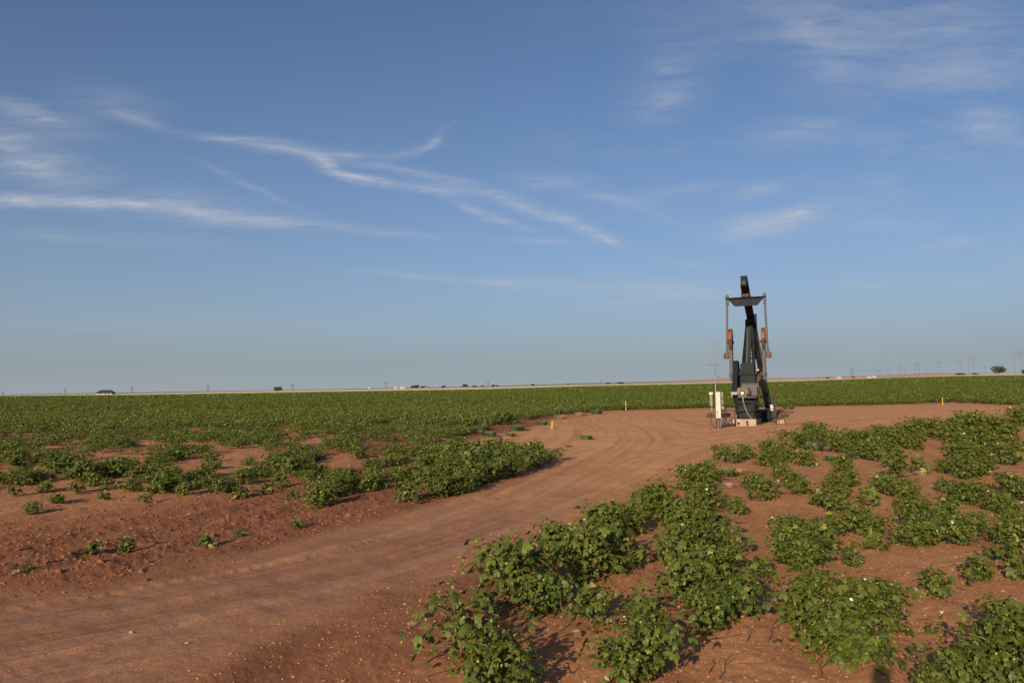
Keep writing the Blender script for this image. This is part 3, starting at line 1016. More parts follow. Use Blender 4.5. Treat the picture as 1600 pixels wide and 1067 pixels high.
for xx, yy, h in ((-.12, .08, 1.7), (.02, .10, 1.75)):
    MB().bar((xx, yy, -.1), (xx, yy, h), .07, .07).build('post', M_RUST, rk)
MB().tube([(-.03, -.02, -.05), (-.04, -.02, .55)], .04, 8).tube([(.06, -.05, -.05), (.05, -.05, .55)], .03, 8).build('riser_pipe', M_GALV, rk)
b0 = pix(1120, 669)
an = thing('antenna_mast', 'tall thin antenna mast with a small cross arm, left of the electrical cabinet', 'antenna', (b0[0], b0[1], 0))
MB().tube([(0, 0, -.1), (0, 0, 2.0), (0.0, 0, 3.2)], .045, 8, .034).tube([(0, 0, 3.2), (-.005, 0, 4.38)], .022, 8).build('mast', M_GALV, an)
m = MB().tube([(-.38, 0, 3.12), (.12, .02, 3.14)], .012, 6).tube([(-.30, -.12, 3.12), (-.30, .12, 3.12)], .008, 5).tube([(-.15, -.1, 3.13), (-.15, .1, 3.13)], .008, 5)
m.tube([(.0, 0, 3.16), (.14, 0, 3.14), (.2, 0, 3.06), (.14, 0, 3.0), (.02, 0, 2.98)], .012, 6)
m.build('cross_arm', M_GALV, an)

# ---- yellow marker stakes
for (px, py, h, tilt, lab) in ((978, 641, .80, .0, 'upright yellow marker stake at the pad edge behind, between field and bare soil'),
                               (862, 670, .40, .12, 'short leaning yellow stake on bare soil left of the pad'),
                               (1473, 633, .68, .0, 'yellow stake at the far right edge of the pad before dense cotton')):
    p = pix(px, py)
    o = MB().box(-.038, .038, -.025, .025, -.12, h).build('yellow_stake', M_YELLOW, None, (p[0], p[1], 0), bevel=.006)
    o.rotation_euler = (0, tilt, rad(15))
    tag(o, lab, 'stake')

# ------------------------------------------------------------------ cotton
LEAF_V = np.array([(0, .32, .03), (0, .0, 0), (.26, -.10, -.03), (.52, .06, -.07), (.66, .36, -.12), (.50, .56, -.08), (.28, .55, .03), (.22, .80, -.05), (0, 1.0, -.15),
                   (-.22, .80, -.05), (-.28, .55, .03), (-.50, .56, -.08), (-.66, .36, -.12), (-.52, .06, -.07), (-.26, -.10, -.03)])
LEAF_F = [(0, k, k + 1) for k in range(1, 14)] + [(0, 14, 1)]
DIA_V = np.array([(0, -.02, 0), (.46, .42, -.06), (0, 1.0, -.1), (-.46, .42, -.06)])


def place_leaves(rng, pos, out, size, tmpl):
    """leaf templates at pos; blades look up and outward, tips droop outward"""
    n = len(pos)
    o2 = out.copy()
    o2[:, 2] = 0
    o2 += rng.normal(0, .45, (n, 3)) * (1, 1, 0)
    o2 /= np.linalg.norm(o2, axis=1, keepdims=True) + 1e-9
    nrm = np.array([0, 0, 1.0]) * rng.uniform(.5, 1.1, (n, 1)) + o2 * rng.uniform(.1, .9, (n, 1)) + rng.normal(0, .32, (n, 3))
    nrm /= np.linalg.norm(nrm, axis=1, keepdims=True)
    tip = o2 - nrm * (o2 * nrm).sum(1, keepdims=True)
    tip /= np.linalg.norm(tip, axis=1, keepdims=True) + 1e-9
    side = np.cross(tip, nrm)
    T = tmpl
    V = pos[:, None, :] + size[:, None, None] * (side[:, None, :] * T[None, :, 0, None] + tip[:, None, :] * T[None, :, 1, None] + nrm[:, None, :] * T[None, :, 2, None])
    return V


def plant_nodes(rng, R, H, nleaf, spread=1.0):
    """stem skeleton, leaf positions and outward directions of one cotton plant"""
    nb = int(rng.integers(7, 12))
    lean = rng.normal(0, .10, 2)
    stems = []
    main = [np.array([lean[0] * t * H, lean[1] * t * H, t * H * .96]) for t in np.linspace(0, 1, 5)]
    stems.append((main, .010))
    pos, out = [], []
    a0 = rng.uniform(0, 6.28)
    per = nleaf / (nb + 1.5)
    for k in range(nb):
        t = .10 + .72 * (k / nb) + rng.uniform(-.04, .04)
        base = np.array([lean[0] * t * H, lean[1] * t * H, t * H])
        a = a0 + k * 2.4 + rng.normal(0, .35)
        ln = R * (1.05 - .55 * max(0, t - .15)) * rng.uniform(.72, 1.12)
        elv = rng.uniform(.25, .75)
        tip = base + np.array([math.cos(a) * ln, math.sin(a) * ln, min(ln * elv, max(.05, H * 1.0 - base[2]))])
        mid = base * .5 + tip * .5 + np.array([0, 0, .04 * H])
        stems.append(([base, mid, tip], .0055))
        n = int(per * rng.uniform(.75, 1.25)) + 2
        tt = np.sqrt(rng.uniform(.06, 1.0, n))
        p = base + (tip - base) * tt[:, None]
        j = rng.normal(0, 1, (n, 3)) * (.105 * spread, .105 * spread, .07) * (R / .4)
        p = p + j
        pos.append(p)
        o = np.tile(np.array([math.cos(a), math.sin(a), 0]), (n, 1)) * .6 + j * 5
        out.append(o)
    n = int(per * 1.5)
    tt = rng.uniform(.35, 1.03, n)
    p = np.stack([lean[0] * tt * H, lean[1] * tt * H, tt * H], 1) + rng.normal(0, .075 * R / .4, (n, 3)) * (1, 1, .5)
    pos.append(p)
    out.append(rng.normal(0, 1, (n, 3)))
    pos, out = np.vstack(pos), np.vstack(out)
    pos[:, 2] = np.maximum(pos[:, 2], .05 + .03 * rng.random(len(pos)))
    return stems, pos, out


def make_variant(seed, R, H, nleaf, leaf, spread=1.0):
    rng = np.random.default_rng(seed)
    stems, pos, out = plant_nodes(rng, R, H, nleaf, spread)
    n = len(pos)
    size = leaf * np.clip(rng.lognormal(-.06, .30, n), .4, 1.6)
    V = place_leaves(rng, pos, out, size, LEAF_V)
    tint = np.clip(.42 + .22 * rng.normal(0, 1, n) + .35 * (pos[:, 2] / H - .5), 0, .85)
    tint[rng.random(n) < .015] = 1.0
    F = (np.array(LEAF_F)[None] + (np.arange(n) * 15)[:, None, None]).reshape(-1, 3)
    # small yellow-green squares and bracts among the leaves
    nb = int(n * .42)
    ids = rng.integers(0, n, nb)
    Vb = place_leaves(rng, pos[ids] + rng.normal(0, .03, (nb, 3)), rng.normal(0, 1, (nb, 3)), np.full(nb, leaf * .45), DIA_V)
    base = V.size // 3
    Fb = (np.array([[0, 1, 2], [0, 2, 3]])[None] + (np.arange(nb) * 4)[:, None, None]).reshape(-1, 3) + base
    AV = np.vstack([V.reshape(-1, 3), Vb.reshape(-1, 3)])
    AF = np.vstack([F, Fb])
    tt = np.concatenate([np.repeat(tint, 14), np.where(np.repeat(rng.random(nb), 2) < .5, 1.0, .8)])
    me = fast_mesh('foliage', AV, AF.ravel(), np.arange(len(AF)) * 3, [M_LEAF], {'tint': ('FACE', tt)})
    sm = MB()
    for pts, r in stems:
        sm.tube(pts, r * (1 + R), 5, r * .5)
    ste = bpy.data.meshes.new('stems')
    ste.from_pydata([tuple(v) for v in sm.v], [], sm.f)
    ste.materials.append(M_STEM)
    # a few places where a bloom sits: high and outside
    order = np.argsort(-(pos[:, 2] / H + .7 * np.hypot(pos[:, 0], pos[:, 1]) / R + .5 * rng.random(n)))
    fl = pos[order[:40]]
    return me, ste, fl


def flower_mesh():
    V, F = [], []
    for k in range(5):
        a = k * 1.2566
        c, s = math.cos(a), math.sin(a)
        q = [(0, .004, 0), (-.016, .018, .022), (-.019, .034, .030), (0, .040, .034), (.019, .034, .030), (.016, .018, .022)]
        b = len(V)
        V += [(x * c - y * s, x * s + y * c, z) for x, y, z in q]
        F.append(tuple(range(b, b + 6)))
    me = bpy.data.meshes.new('flower')
    me.from_pydata(V, [], F)
    me.materials.append(M_PETAL)
    return me


FLOWER = flower_mesh()
BIG = [make_variant(100 + i, .44, .56, 640, .066) for i in range(7)]
MID = [make_variant(200 + i, .34, .44, 400, .063) for i in range(6)]
SPARSE = [make_variant(300 + i, .36, .52, 190, .070, 1.2) for i in range(4)]
SMALL = [make_variant(400 + i, .18, .30, 62, .066) for i in range(5)]
VAR = {'b': (BIG, .44, .56), 'm': (MID, .34, .44), 's': (SPARSE, .36, .52), 'x': (SMALL, .18, .30)}
PLANTS = []          # positions of the single plants, so the mass keeps clear of them


def cotton(px, py, wpx, kind, label, group, xy=None, flowers=None, hs=1.0):
    p = pix(px, py) if xy is None else np.array(xy)
    vs, R, H = VAR[kind]
    i = rnd.randrange(len(vs))
    fol, ste, fl = vs[i]
    z = float(gheight(p[0], p[1])[0]) - .02
    s = (wpx / FPX * p[1] / (2 * R)) if wpx else rnd.uniform(.50, .86)
    o = thing('cotton_plant', label, 'cotton plant', (p[0], p[1], z), rnd.uniform(0, 6.28), group)
    o.scale = (s, s, s * hs)
    link('foliage', fol, o)
    link('stems', ste, o)
    nf = flowers if flowers is not None else (rnd.choice((0, 0, 0, 1, 1)) if kind in 'bm' else 0)
    for k in range(nf):
        q = fl[rnd.randrange(len(fl))]
        f = link('flower', FLOWER, o, (q[0], q[1], q[2] + .03))
        f.rotation_euler = (rnd.uniform(-.7, .7), rnd.uniform(-.7, .7), rnd.uniform(0, 6))
        f.scale = (.62, .62, .62)
    PLANTS.append((p[0], p[1], .8 * R * s))
    return o


G_R = 'cotton plants of the right-hand plot'
G_L = 'cotton plants of the left-hand field'
# right-hand plot: (x, y of the base in the photograph, width there, kind, what singles it out)
RIGHT = [
    (722, 1028, 128, 's', 'tall open cotton plant with white blooms, nearest the road at the bottom'),
    (775, 1092, 150, 'b', 'bushy cotton plant cut by the bottom edge, right beside the road corner'),
    (808, 955, 150, 'b', 'large dark cotton bush with two white blooms, second up along the road'),
    (850, 968, 100, 'b', 'cotton bush just right of the two-bloom bush, shading bare soil behind'),
    (868, 880, 92, 'm', 'cotton plant on the road edge with a tall pointed top'),
    (925, 905, 120, 'b', 'dense cotton bush between the pointed road-edge plant and bare soil'),
    (940, 845, 110, 'b', 'cotton bush behind the dense road-edge cluster, leaning over the track'),
    (985, 832, 90, 'b', None), (900, 862, 95, 'b', None), (955, 880, 90, 'm', None),
    (1020, 808, 95, 'b', 'cotton bush starred with several pale blooms, beside the road bend'),
    (1050, 818, 85, 'b', None), (1082, 768, 80, 'b', 'dark cotton clump at the start of the row below the pad'),
    (1100, 800, 85, 'b', None), (1098, 835, 95, 'b', None), (1112, 862, 80, 'm', None), (1062, 845, 90, 'm', None), (1075, 872, 85, 'm', None),
    (1105, 752, 62, 'b', None), (1085, 742, 55, 'm', None),
    (1088, 955, 130, 'b', 'left half of the big domed cotton clump in the middle foreground'),
    (1140, 968, 120, 'b', 'right half of the big domed cotton clump in the middle foreground'),
    (1108, 920, 110, 'b', 'cotton bush forming the crown of the big domed clump'),
    (1105, 985, 100, 'b', 'low cotton bush at the front of the big domed clump'),
    (1015, 1060, 140, 'b', 'leafy cotton bush at the bottom edge, left of the bare twigs'),
    (985, 1075, 110, 'b', 'yellow-flecked cotton bush at the bottom edge with a white bloom on its left'),
    (925, 985, 90, 's', 'sparse stemmy cotton plant on the soil left of the domed clump'),
    (1005, 985, 70, 's', 'open cotton plant between the stemmy plant and the domed clump'),
    (1032, 878, 38, 'x', 'small cotton seedling alone on bare soil left of the dome'),
    (985, 895, 42, 'x', 'low cotton seedling in the shadow of the road-edge cluster'),
    (1150, 800, 48, 'm', 'small dark cotton plant left of the second row'),
    (1148, 870, 45, 'x', 'small cotton plant hanging on the right of the middle row'),
    (1185, 898, 36, 'x', 'small lone cotton plant between the dome and the second row'),
    (1190, 780, 62, 'm', None), (1200, 805, 80, 'b', None), (1215, 832, 80, 'b', None), (1240, 850, 85, 'b', None), (1240, 882, 90, 'b', 'cotton bush at the near end of the second row'),
    (1262, 890, 70, 'm', None), (1270, 845, 60, 'm', None), (1180, 765, 50, 'm', None), (1288, 868, 45, 'x', None),
    (1262, 975, 110, 's', 'open left flank of the wide low cotton patch at lower right'),
    (1305, 985, 130, 'b', 'dense middle of the wide low cotton patch at lower right'),
    (1360, 985, 120, 'b', 'right side of the wide low cotton patch at lower right'),
    (1310, 1030, 120, 'b', 'front of the wide low cotton patch, holding a white bloom'),
    (1350, 1045, 110, 'b', 'front right corner of the wide low cotton patch'),
    (1265, 945, 60, 'm', 'small tuft of cotton at the back left of the wide low patch'),
    (1388, 935, 55, 'm', 'upright cotton plant poking up behind the wide low patch'),
    (1335, 880, 38, 'x', 'round little cotton plant on the bare headland strip'),
    (1372, 862, 36, 'x', 'little cotton plant with one white bloom beside the bare strip'),
    (1466, 938, 50, 'x', 'lone upright cotton plant on bare soil right of the wide patch'),
    (1528, 905, 58, 'm', 'low cotton plant with a white bloom, alone on the bare soil at right'),
    (1580, 888, 50, 'x', 'small cotton plant on the bare soil near the right edge'),
    (1600, 908, 46, 'x', 'small cotton plant cut by the right edge on bare soil'),
    (1458, 990, 20, 'x', 'tiny cotton sprout on bare soil at lower right'),
    (1560, 1080, 150, 'b', 'large cotton bush in the bottom right corner'), (1500, 1090, 120, 'b', 'cotton bush cut by the bottom edge left of the corner bush'),
    (1590, 1010, 110, 'b', 'cotton bush on the right edge above the corner bush'), (1615, 1060, 130, 'b', None), (1465, 1095, 80, 'm', None),
    (1302, 775, 58, 'm', None), (1318, 740, 50, 'm', None), (1325, 760, 55, 'm', None), (1312, 800, 66, 'm', None), (1335, 830, 74, 'm', None), (1362, 838, 62, 'm', None), (1300, 835, 66, 'm', None),
    (1375, 772, 52, 'm', None), (1398, 750, 40, 'x', None), (1400, 768, 44, 'm', None), (1360, 790, 34, 'x', None),
    (1412, 778, 62, 'b', None), (1425, 800, 70, 'b', None), (1430, 825, 78, 'b', None), (1422, 850, 70, 'b', 'cotton bush at the near end of the third row'), (1452, 850, 72, 'b', None), (1468, 830, 55, 'm', None),
    (1505, 855, 66, 'm', None), (1480, 815, 62, 'm', None), (1520, 830, 60, 'm', None), (1500, 790, 66, 'm', None), (1530, 785, 66, 'b', None), (1560, 800, 60, 'm', None), (1478, 768, 44, 'm', None),
    (1580, 855, 70, 'b', None), (1605, 845, 70, 'b', None), (1578, 770, 66, 'b', None), (1600, 780, 60, 'b', None), (1585, 815, 55, 'm', None),
    (1128, 722, 42, 'm', 'cotton plant at the road bend, first of the hedge below the pad'), (1145, 724, 42, 's', None), (1165, 720, 44, 'm', None), (1183, 738, 46, 'm', None), (1195, 728, 44, 'm', None), (1205, 712, 48, 'b', None),
    (1228, 702, 46, 's', None), (1252, 700, 50, 'b', None), (1275, 690, 54, 'b', None), (1292, 698, 54, 'b', None), (1222, 745, 46, 'm', None), (1240, 762, 50, 'b', None), (1252, 772, 48, 'm', None), (1262, 728, 48, 'm', None),
    (1312, 706, 54, 'b', None), (1335, 700, 56, 'b', None), (1358, 702, 56, 'b', None), (1378, 696, 56, 'b', None), (1398, 700, 56, 'b', None), (1342, 716, 54, 'b', None), (1366, 718, 54, 'b', None), (1390, 714, 52, 'b', None),
    (1418, 690, 56, 'b', None), (1440, 684, 56, 'b', None), (1462, 684, 56, 'b', None), (1480, 690, 56, 'b', None), (1498, 680, 60, 'b', None), (1520, 676, 60, 'b', None), (1545, 680, 60, 'b', None), (1430, 702, 50, 'm', None),
    (1498, 705, 60, 'b', None), (1520, 700, 60, 'b', None), (1545, 702, 58, 'b', None), (1500, 728, 60, 'b', None), (1522, 722, 60, 'b', None), (1478, 740, 46, 'b', None), (1476, 760, 44, 'm', None), (1512, 748, 60, 'b', None), (1535, 745, 56, 'b', None),
    (1565, 718, 52, 'm', None), (1590, 664, 52, 'b', None), (1608, 660, 52, 'b', None), (1572, 690, 50, 'm', None), (1575, 730, 36, 'x', None), (1590, 722, 36, 'x', None), (1400, 735, 36, 'x', None), (1442, 740, 30, 'x', None), (1280, 790, 30, 'x', None), (1225, 725, 44, 'm', None),
]
for (px, py, w, k, lab) in RIGHT:
    if lab is None and 735 < py < 900 and rnd.random() < .09:
        continue
    if lab is None:
        if py > 765:
            lab = 'leafy cotton plant in the broken rows of the right-hand plot'
        else:
            lab = 'cotton plant crowded in the hedge-like band of the right-hand plot below the pad'
    cotton(px, py, w * ({'b': .84, 'm': .84, 's': .9, 'x': 1.0}[k] if py > 850 else {'b': .70, 'm': .70, 's': .8, 'x': .95}[k]), k, lab, G_R, hs=1.12)
LEFT = [
    (144, 866, 30, 'x', 'spindly cotton seedling on tilled soil, leftmost near the road'), (195, 862, 34, 'x', 'brighter upright cotton seedling on tilled soil throwing a long shadow'),
    (328, 853, 30, 'x', 'round cotton seedling beside the road with a long thin shadow'), (373, 838, 18, 'x', 'tiny cotton seedling right of the round roadside seedling'),
    (465, 823, 22, 'x', 'small cotton sprout at the road edge below the solid bush'), (40, 893, 18, 'x', 'stunted sprig of cotton near the left edge by the track'),
    (50, 800, 32, 'm', 'lone ragged cotton plant standing on tilled soil near the left edge'), (88, 788, 26, 'm', 'cotton plant right of the ragged one, in front of the field edge'),
    (500, 790, 62, 'b', 'solid dark cotton bush on the tilled soil, forward of the field edge'), (520, 776, 56, 'b', 'cotton bush just behind the solid dark bush'), (570, 770, 48, 'm', 'cotton bush with a gap of red soil on its left'), (548, 764, 50, 'm', None),
    (640, 786, 46, 'm', 'low spreading cotton plant in front of the dense roadside stand'), (868, 720, 30, 's', 'tall lone cotton plant at the tip of the roadside stand'), (856, 724, 20, 'x', 'small cotton plant at the foot of the tall tip plant'),
    (690, 776, 60, 'b', 'cotton bush at the near corner of the roadside stand'), (665, 765, 56, 'm', None), (718, 770, 58, 'b', None), (742, 757, 58, 'b', None), (768, 752, 54, 'b', None), (795, 745, 52, 'b', None),
    (820, 735, 48, 'b', None), (842, 728, 42, 'm', None), (730, 745, 58, 'b', None), (700, 752, 58, 'b', None), (672, 742, 52, 'm', None), (640, 758, 46, 'm', None), (758, 735, 56, 'b', None), (788, 728, 52, 'b', None), (815, 720, 46, 'b', None),
    (835, 714, 40, 'm', None), (775, 715, 46, 'm', None), (740, 722, 50, 'm', None), (708, 728, 52, 'm', None), (790, 664, 36, 'b', 'tall dark cotton bush beyond the bare inlet, left of the leaning stake'), (735, 672, 30, 'b', None), (715, 698, 26, 'm', None),
    (345, 772, 40, 'm', None), (378, 778, 28, 'x', None), (380, 758, 40, 'm', None), (440, 764, 36, 'x', None), (290, 776, 34, 'm', None), (250, 772, 46, 'm', 'cotton plant leading the ragged front of the left field'), (205, 768, 34, 'm', None), (165, 764, 26, 'x', None),
    (130, 752, 56, 'm', None), (100, 746, 58, 'm', None), (40, 756, 36, 'm', None), (150, 758, 34, 'm', None), (180, 746, 50, 'm', None), (215, 750, 40, 'm', None), (465, 745, 56, 'b', None), (430, 738, 44, 'm', None),
    (20, 776, 24, 'x', None), (70, 768, 30, 'm', None), (118, 771, 26, 'x', None), (165, 780, 22, 'x', None), (228, 787, 24, 'x', None), (272, 767, 32, 'm', None), (322, 762, 34, 'm', None), (362, 769, 24, 'x', None), (412, 774, 26, 'x', None), (456, 779, 22, 'x', None), (488, 764, 30, 's', None), (600, 766, 26, 'x', None), (616, 752, 36, 'm', None), (584, 752, 34, 'm', None), (522, 757, 36, 'm', None), (402, 748, 36, 'm', None), (322, 747, 36, 'm', None), (268, 748, 34, 'm', None),
]
for (px, py, w, k, lab) in LEFT:
    cotton(px, py, w * .9, k, lab or 'leafy cotton plant along the near edge of the left-hand field', G_L)

# where the mass of the crop grows
FRONT = [(-700, 815), (-200, 790), (0, 766), (150, 757), (300, 768), (450, 752), (620, 752), (700, 745), (830, 712), (815, 702), (722, 700), (715, 688), (760, 668), (850, 653), (940, 642.5), (1000, 640), (1120, 637.5),
         (1240, 635), (1350, 633), (1490, 629), (1560, 632.5), (1700, 636), (2600, 636)]
FG = to_g(FRONT)
FIELD_G = np.vstack([FG, [[900, 700], [900, 9000], [-900, 9000], [-900, 60]]])
Pl = np.array(PLANTS)
rng = np.random.default_rng(11)


def crop_points(y0, y1, sp, keep):
    """jittered points along crop rows, thinned where the soil shows"""
    U = 0.80
    ny = int((y1 - y0) / sp) + 1
    pts = []
    for k in range(ny):
        y = y0 + k * sp
        n = int(2 * U * y / sp)
        x = (np.arange(n) + rng.random(n)) / n * 2 * U * y - U * y
        pts.append(np.stack([x, y + rng.uniform(-.5, .5, n) * sp], 1))
    p = np.vstack(pts)
    p = p[poly_sdf(p[:, 0], p[:, 1], FIELD_G) > .15]
    dn = fbm(p[:, 0] / 1.5, p[:, 1] / 2.2, 3, 91)
    bare = sstep(70, 26, p[:, 1]) * sstep(6, -6, p[:, 0] - .12 * p[:, 1])      # more soil shows in the near left part
    ok = (dn > -0.50 + .60 * bare) & (rng.random(len(p)) > .24 * bare)
    return p[ok & (rng.random(len(p)) < keep)]


near = crop_points(10.5, 75, .50, .92)
d2 = ((near[:, None, :] - Pl[None, :, :2]) ** 2).sum(2)
near = near[(d2 > (.55 * Pl[None, :, 2] + .12) ** 2).all(1)]
near = near[np.argsort(near[:, 1] + np.abs(near[:, 0]) * .05)]
vis = np.abs(near[:, 0] / near[:, 1]) < .67
n_single = max(0, 298 - len(PLANTS))
single = near[vis][:n_single]
rest = np.vstack([near[vis][n_single:], near[~vis]])
for p in single:
    cotton(0, 0, 0, rnd.choice('mmmbs'), 'leafy cotton plant inside the near part of the left-hand field', G_L, xy=p, flowers=rnd.choice((0, 0, 0, 1)), hs=rnd.uniform(.7, 1.0) if p[1] > 20 else rnd.uniform(.6, .85))
print('single plants', len(PLANTS), 'rest', len(rest))


def tree_lod(seed, R, H, n, leaf):
    r = np.random.default_rng(seed)
    _, pos, out = plant_nodes(r, R, H, n)
    size = leaf * r.uniform(.65, 1.3, len(pos))
    V = place_leaves(r, pos, out, size, DIA_V)
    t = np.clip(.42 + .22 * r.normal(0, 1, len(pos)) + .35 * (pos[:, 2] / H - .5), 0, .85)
    t[r.random(len(pos)) < (.06 if leaf < .12 else .012)] = 1.0
    return V.reshape(-1, 3), t


def scatter(pts, lods, smin, smax, hs=1.0):
    """copies of simplified plants joined into one array of quads"""
    r = np.random.default_rng(5)
    gz = gheight(pts[:, 0], pts[:, 1]) if len(pts) < 60000 else terrain(pts[:, 0], pts[:, 1])
    which = r.integers(0, len(lods), len(pts))
    Vs, Ts = [], []
    for k, (V, t) in enumerate(lods):
        id_ = np.where(which == k)[0]
        if not len(id_):
            continue
        a = r.uniform(0, 6.283, len(id_))
        s = r.uniform(smin, smax, len(id_))
        c, sn = np.cos(a) * s, np.sin(a) * s
        X = c[:, None] * V[None, :, 0] - sn[:, None] * V[None, :, 1] + pts[id_, 0][:, None]
        Y = sn[:, None] * V[None, :, 0] + c[:, None] * V[None, :, 1] + pts[id_, 1][:, None]
        Z = s[:, None] * V[None, :, 2] * hs * r.uniform(.8, 1.15, len(id_))[:, None] + gz[id_][:, None]
        Vs.append(np.stack([X, Y, Z], -1).reshape(-1, 3))
        tt = np.where(t > .9, 1.0, np.clip(t[None, :] + r.normal(0, .10, len(id_))[:, None], 0, .85))
        Ts.append(np.broadcast_to(tt, (len(id_), len(t))).ravel())
    return np.vstack(Vs), np.concatenate(Ts)


parts = []
L1 = [tree_lod(500 + i, .42, .50, 150, .088) for i in range(6)]
L2 = [tree_lod(520 + i, .60, .46, 64, .15) for i in range(5)]
L3 = [tree_lod(540 + i, 1.5, .50, 60, .33) for i in range(5)]
L3b = [(v, t) for v, t in L3]
n35 = rest[:, 1] < 42
L0 = [tree_lod(560 + i, .42, .50, 240, .076) for i in range(5)]
parts.append(scatter(rest[n35], L0, .55, .90, .86))
parts.append(scatter(rest[~n35], L1, .65, 1.0, 1.0))
mid = crop_points(75, 240, .85, .95)
parts.append(scatter(mid, L2, .75, 1.1))
far = crop_points(240, 648, 3.4, .95)
parts.append(scatter(far, L3, .9, 1.3))
print('mass', [len(p[1]) for p in parts])
MV = np.vstack([p[0] for p in parts])
MT = np.concatenate([p[1] for p in parts])
nq = len(MT)
# leafy canopy sheet that closes the rows where the field is seen edge-on
ry = np.concatenate([np.arange(95, 240, 1.2), np.arange(240, Y1, 4.0)])
ru = np.linspace(-.82, .82, 420)
UU, YY = np.meshgrid(ru, ry)
XX = UU * YY
ZZ = terrain(XX, YY) + .34 * sstep(95, 150, YY) + .10 * fbm(XX / 1.3, YY / 1.3, 3, 61) * sstep(95, 120, YY) - .05
sv = np.stack([XX, YY, ZZ], -1).reshape(-1, 3)
nu = len(ru)
ii, jj = np.meshgrid(np.arange(len(ry) - 1), np.arange(nu - 1), indexing='ij')
sf = np.stack([ii * nu + jj, ii * nu + jj + 1, (ii + 1) * nu + jj + 1, (ii + 1) * nu + jj], -1).reshape(-1, 4)
fc = sv[sf].mean(1)
inside = poly_sdf(fc[:, 0], fc[:, 1], FIELD_G) > 1.0
sf = sf[inside] + len(MV)
stint = np.clip(.35 + .35 * rng.normal(0, 1, len(sf)), 0, .85)
loops = np.concatenate([np.arange(len(MV)), sf.ravel()])
starts = np.arange(nq + len(sf)) * 4
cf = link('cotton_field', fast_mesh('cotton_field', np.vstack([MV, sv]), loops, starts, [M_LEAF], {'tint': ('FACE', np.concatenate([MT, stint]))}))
tag(cf, 'green mass of cotton filling the field to the horizon behind the pad', 'crop', kind='stuff')
# white blooms sprinkled over the mass
sel = rest[rng.random(len(rest)) < .12]
fv = np.array([v.co[:] for v in FLOWER.vertices])
fz = gheight(sel[:, 0], sel[:, 1])
bv, bl, bs = [], [], []
n0 = 0
for (x, y), z in zip(sel, fz):
    o = np.array([x + rng.uniform(-.25, .25), y + rng.uniform(-.3, .1), z + rng.uniform(.40, .56)])
    bv.append(fv * .65 + o)
bv = np.vstack(bv)
nf = len(sel) * 5
bl = np.arange(nf * 6)
me = fast_mesh('cotton_blooms', bv, bl, np.arange(nf) * 6, [M_PETAL])
tag(link('cotton_blooms', me), 'white blooms dotted over the field of cotton', 'blooms', kind='stuff')

# ------------------------------------------------------------------ weeds, stalks, clods, stones
def tuft(name, seed, R, H, n, leaf_w, mat):
    r = np.random.default_rng(seed)
    V, F, T = [], [], []
    for k in range(n):
        a = r.uniform(0, 6.28)
        rr = R * math.sqrt(r.random())
        b = np.array([rr * .5 * math.cos(a), rr * .5 * math.sin(a), 0])
        o = np.array([math.cos(a), math.sin(a), 0]) * R * r.uniform(.25, .95)
        h = H * r.uniform(.4, 1.1)
        s = np.array([-math.sin(a), math.cos(a), 0]) * leaf_w * r.uniform(.6, 1.3)
        i = len(V)
        p1, p2 = b + o * .45 + [0, 0, h * .7], b + o + [0, 0, h * r.uniform(.5, 1.0)]
        V += [b - s * .5, b + s * .5, p1 + s * .6, p1 - s * .6, p2]
        F += [(i, i + 1, i + 2, i + 3), (i + 3, i + 2, i + 4)]
        t = float(np.clip(r.normal(.45, .2), 0, .85)) if r.random() > .07 else 1.0
        T += [t, t]
    me = bpy.data.meshes.new(name)
    me.from_pydata([tuple(v) for v in V], [], F)
    at = me.attributes.new('tint', 'FLOAT', 'FACE')
    at.data.foreach_set('value', np.array(T, np.float32))
    me.materials.append(mat)
    return me


WEED = [tuft('weed', 30 + i, .34, .30, 170, .035, M_WEED) for i in range(3)]
DRYW = [tuft('weed', 40 + i, .34, .26, 140, .014, M_STRAW) for i in range(2)]
WEEDS = [
    (916, 687, 22, 0, 'small green weed alone on the bare track left of the pump'), (705, 680, 34, 0, 'grey-green weed clump beyond the bare inlet, leftmost of its patch'),
    (730, 678, 36, 0, 'broad grey-green weed clump in the middle of the patch by the inlet'), (752, 672, 34, 0, 'tall grey-green weed clump at the top of the inlet patch'), (765, 682, 26, 0, 'low weed clump on the lip of the bare inlet'),
    (808, 673, 30, 0, 'dark green weed clump left of the leaning stake'), (798, 682, 18, 0, 'small flat weed below the dark weed clump'), (848, 664, 20, 0, 'low weed at the pad edge just left of the leaning stake'),
    (1135, 742, 36, 0, 'pale wispy weed among cotton below the road bend'), (1152, 738, 32, 1, 'straw coloured dry weed beside the pale wispy weed'), (1140, 762, 24, 1, 'small dry weed on bare soil inside the right-hand plot'),
    (1250, 715, 40, 0, 'fine feathery weed between two cotton bushes below the pad'), (1270, 705, 36, 0, 'tall yellow-green weed in the hedge below the pad'), (1215, 712, 30, 0, 'weed clump at the left of the feathery weed'),
    (1305, 720, 34, 0, 'feathery weed at the right end of the hedge gap'), (932, 647, 22, 0, 'dark low weed where the pad meets the field'), (905, 650, 22, 1, 'dry brown weed on the field edge above the leaning stake'), (875, 655, 26, 1, 'brown weed mound above the leaning stake'),
    (1375, 748, 22, 1, 'dry stubble tuft among sparse plants of the right-hand plot'), (1440, 742, 24, 1, 'straw tuft with pale litter right of the sparse plants'), (640, 985, 26, 1, 'low dry weed on the road verge at the bottom'),
    (888, 697, 10, 0, 'tiny weed on the track near the tall lone cotton plant'), (22, 897, 24, 1, 'dry weed on the verge at the left edge'), (1232, 640, 20, 0, 'dark weed in the pumpjack shadow behind the twin posts'),
]
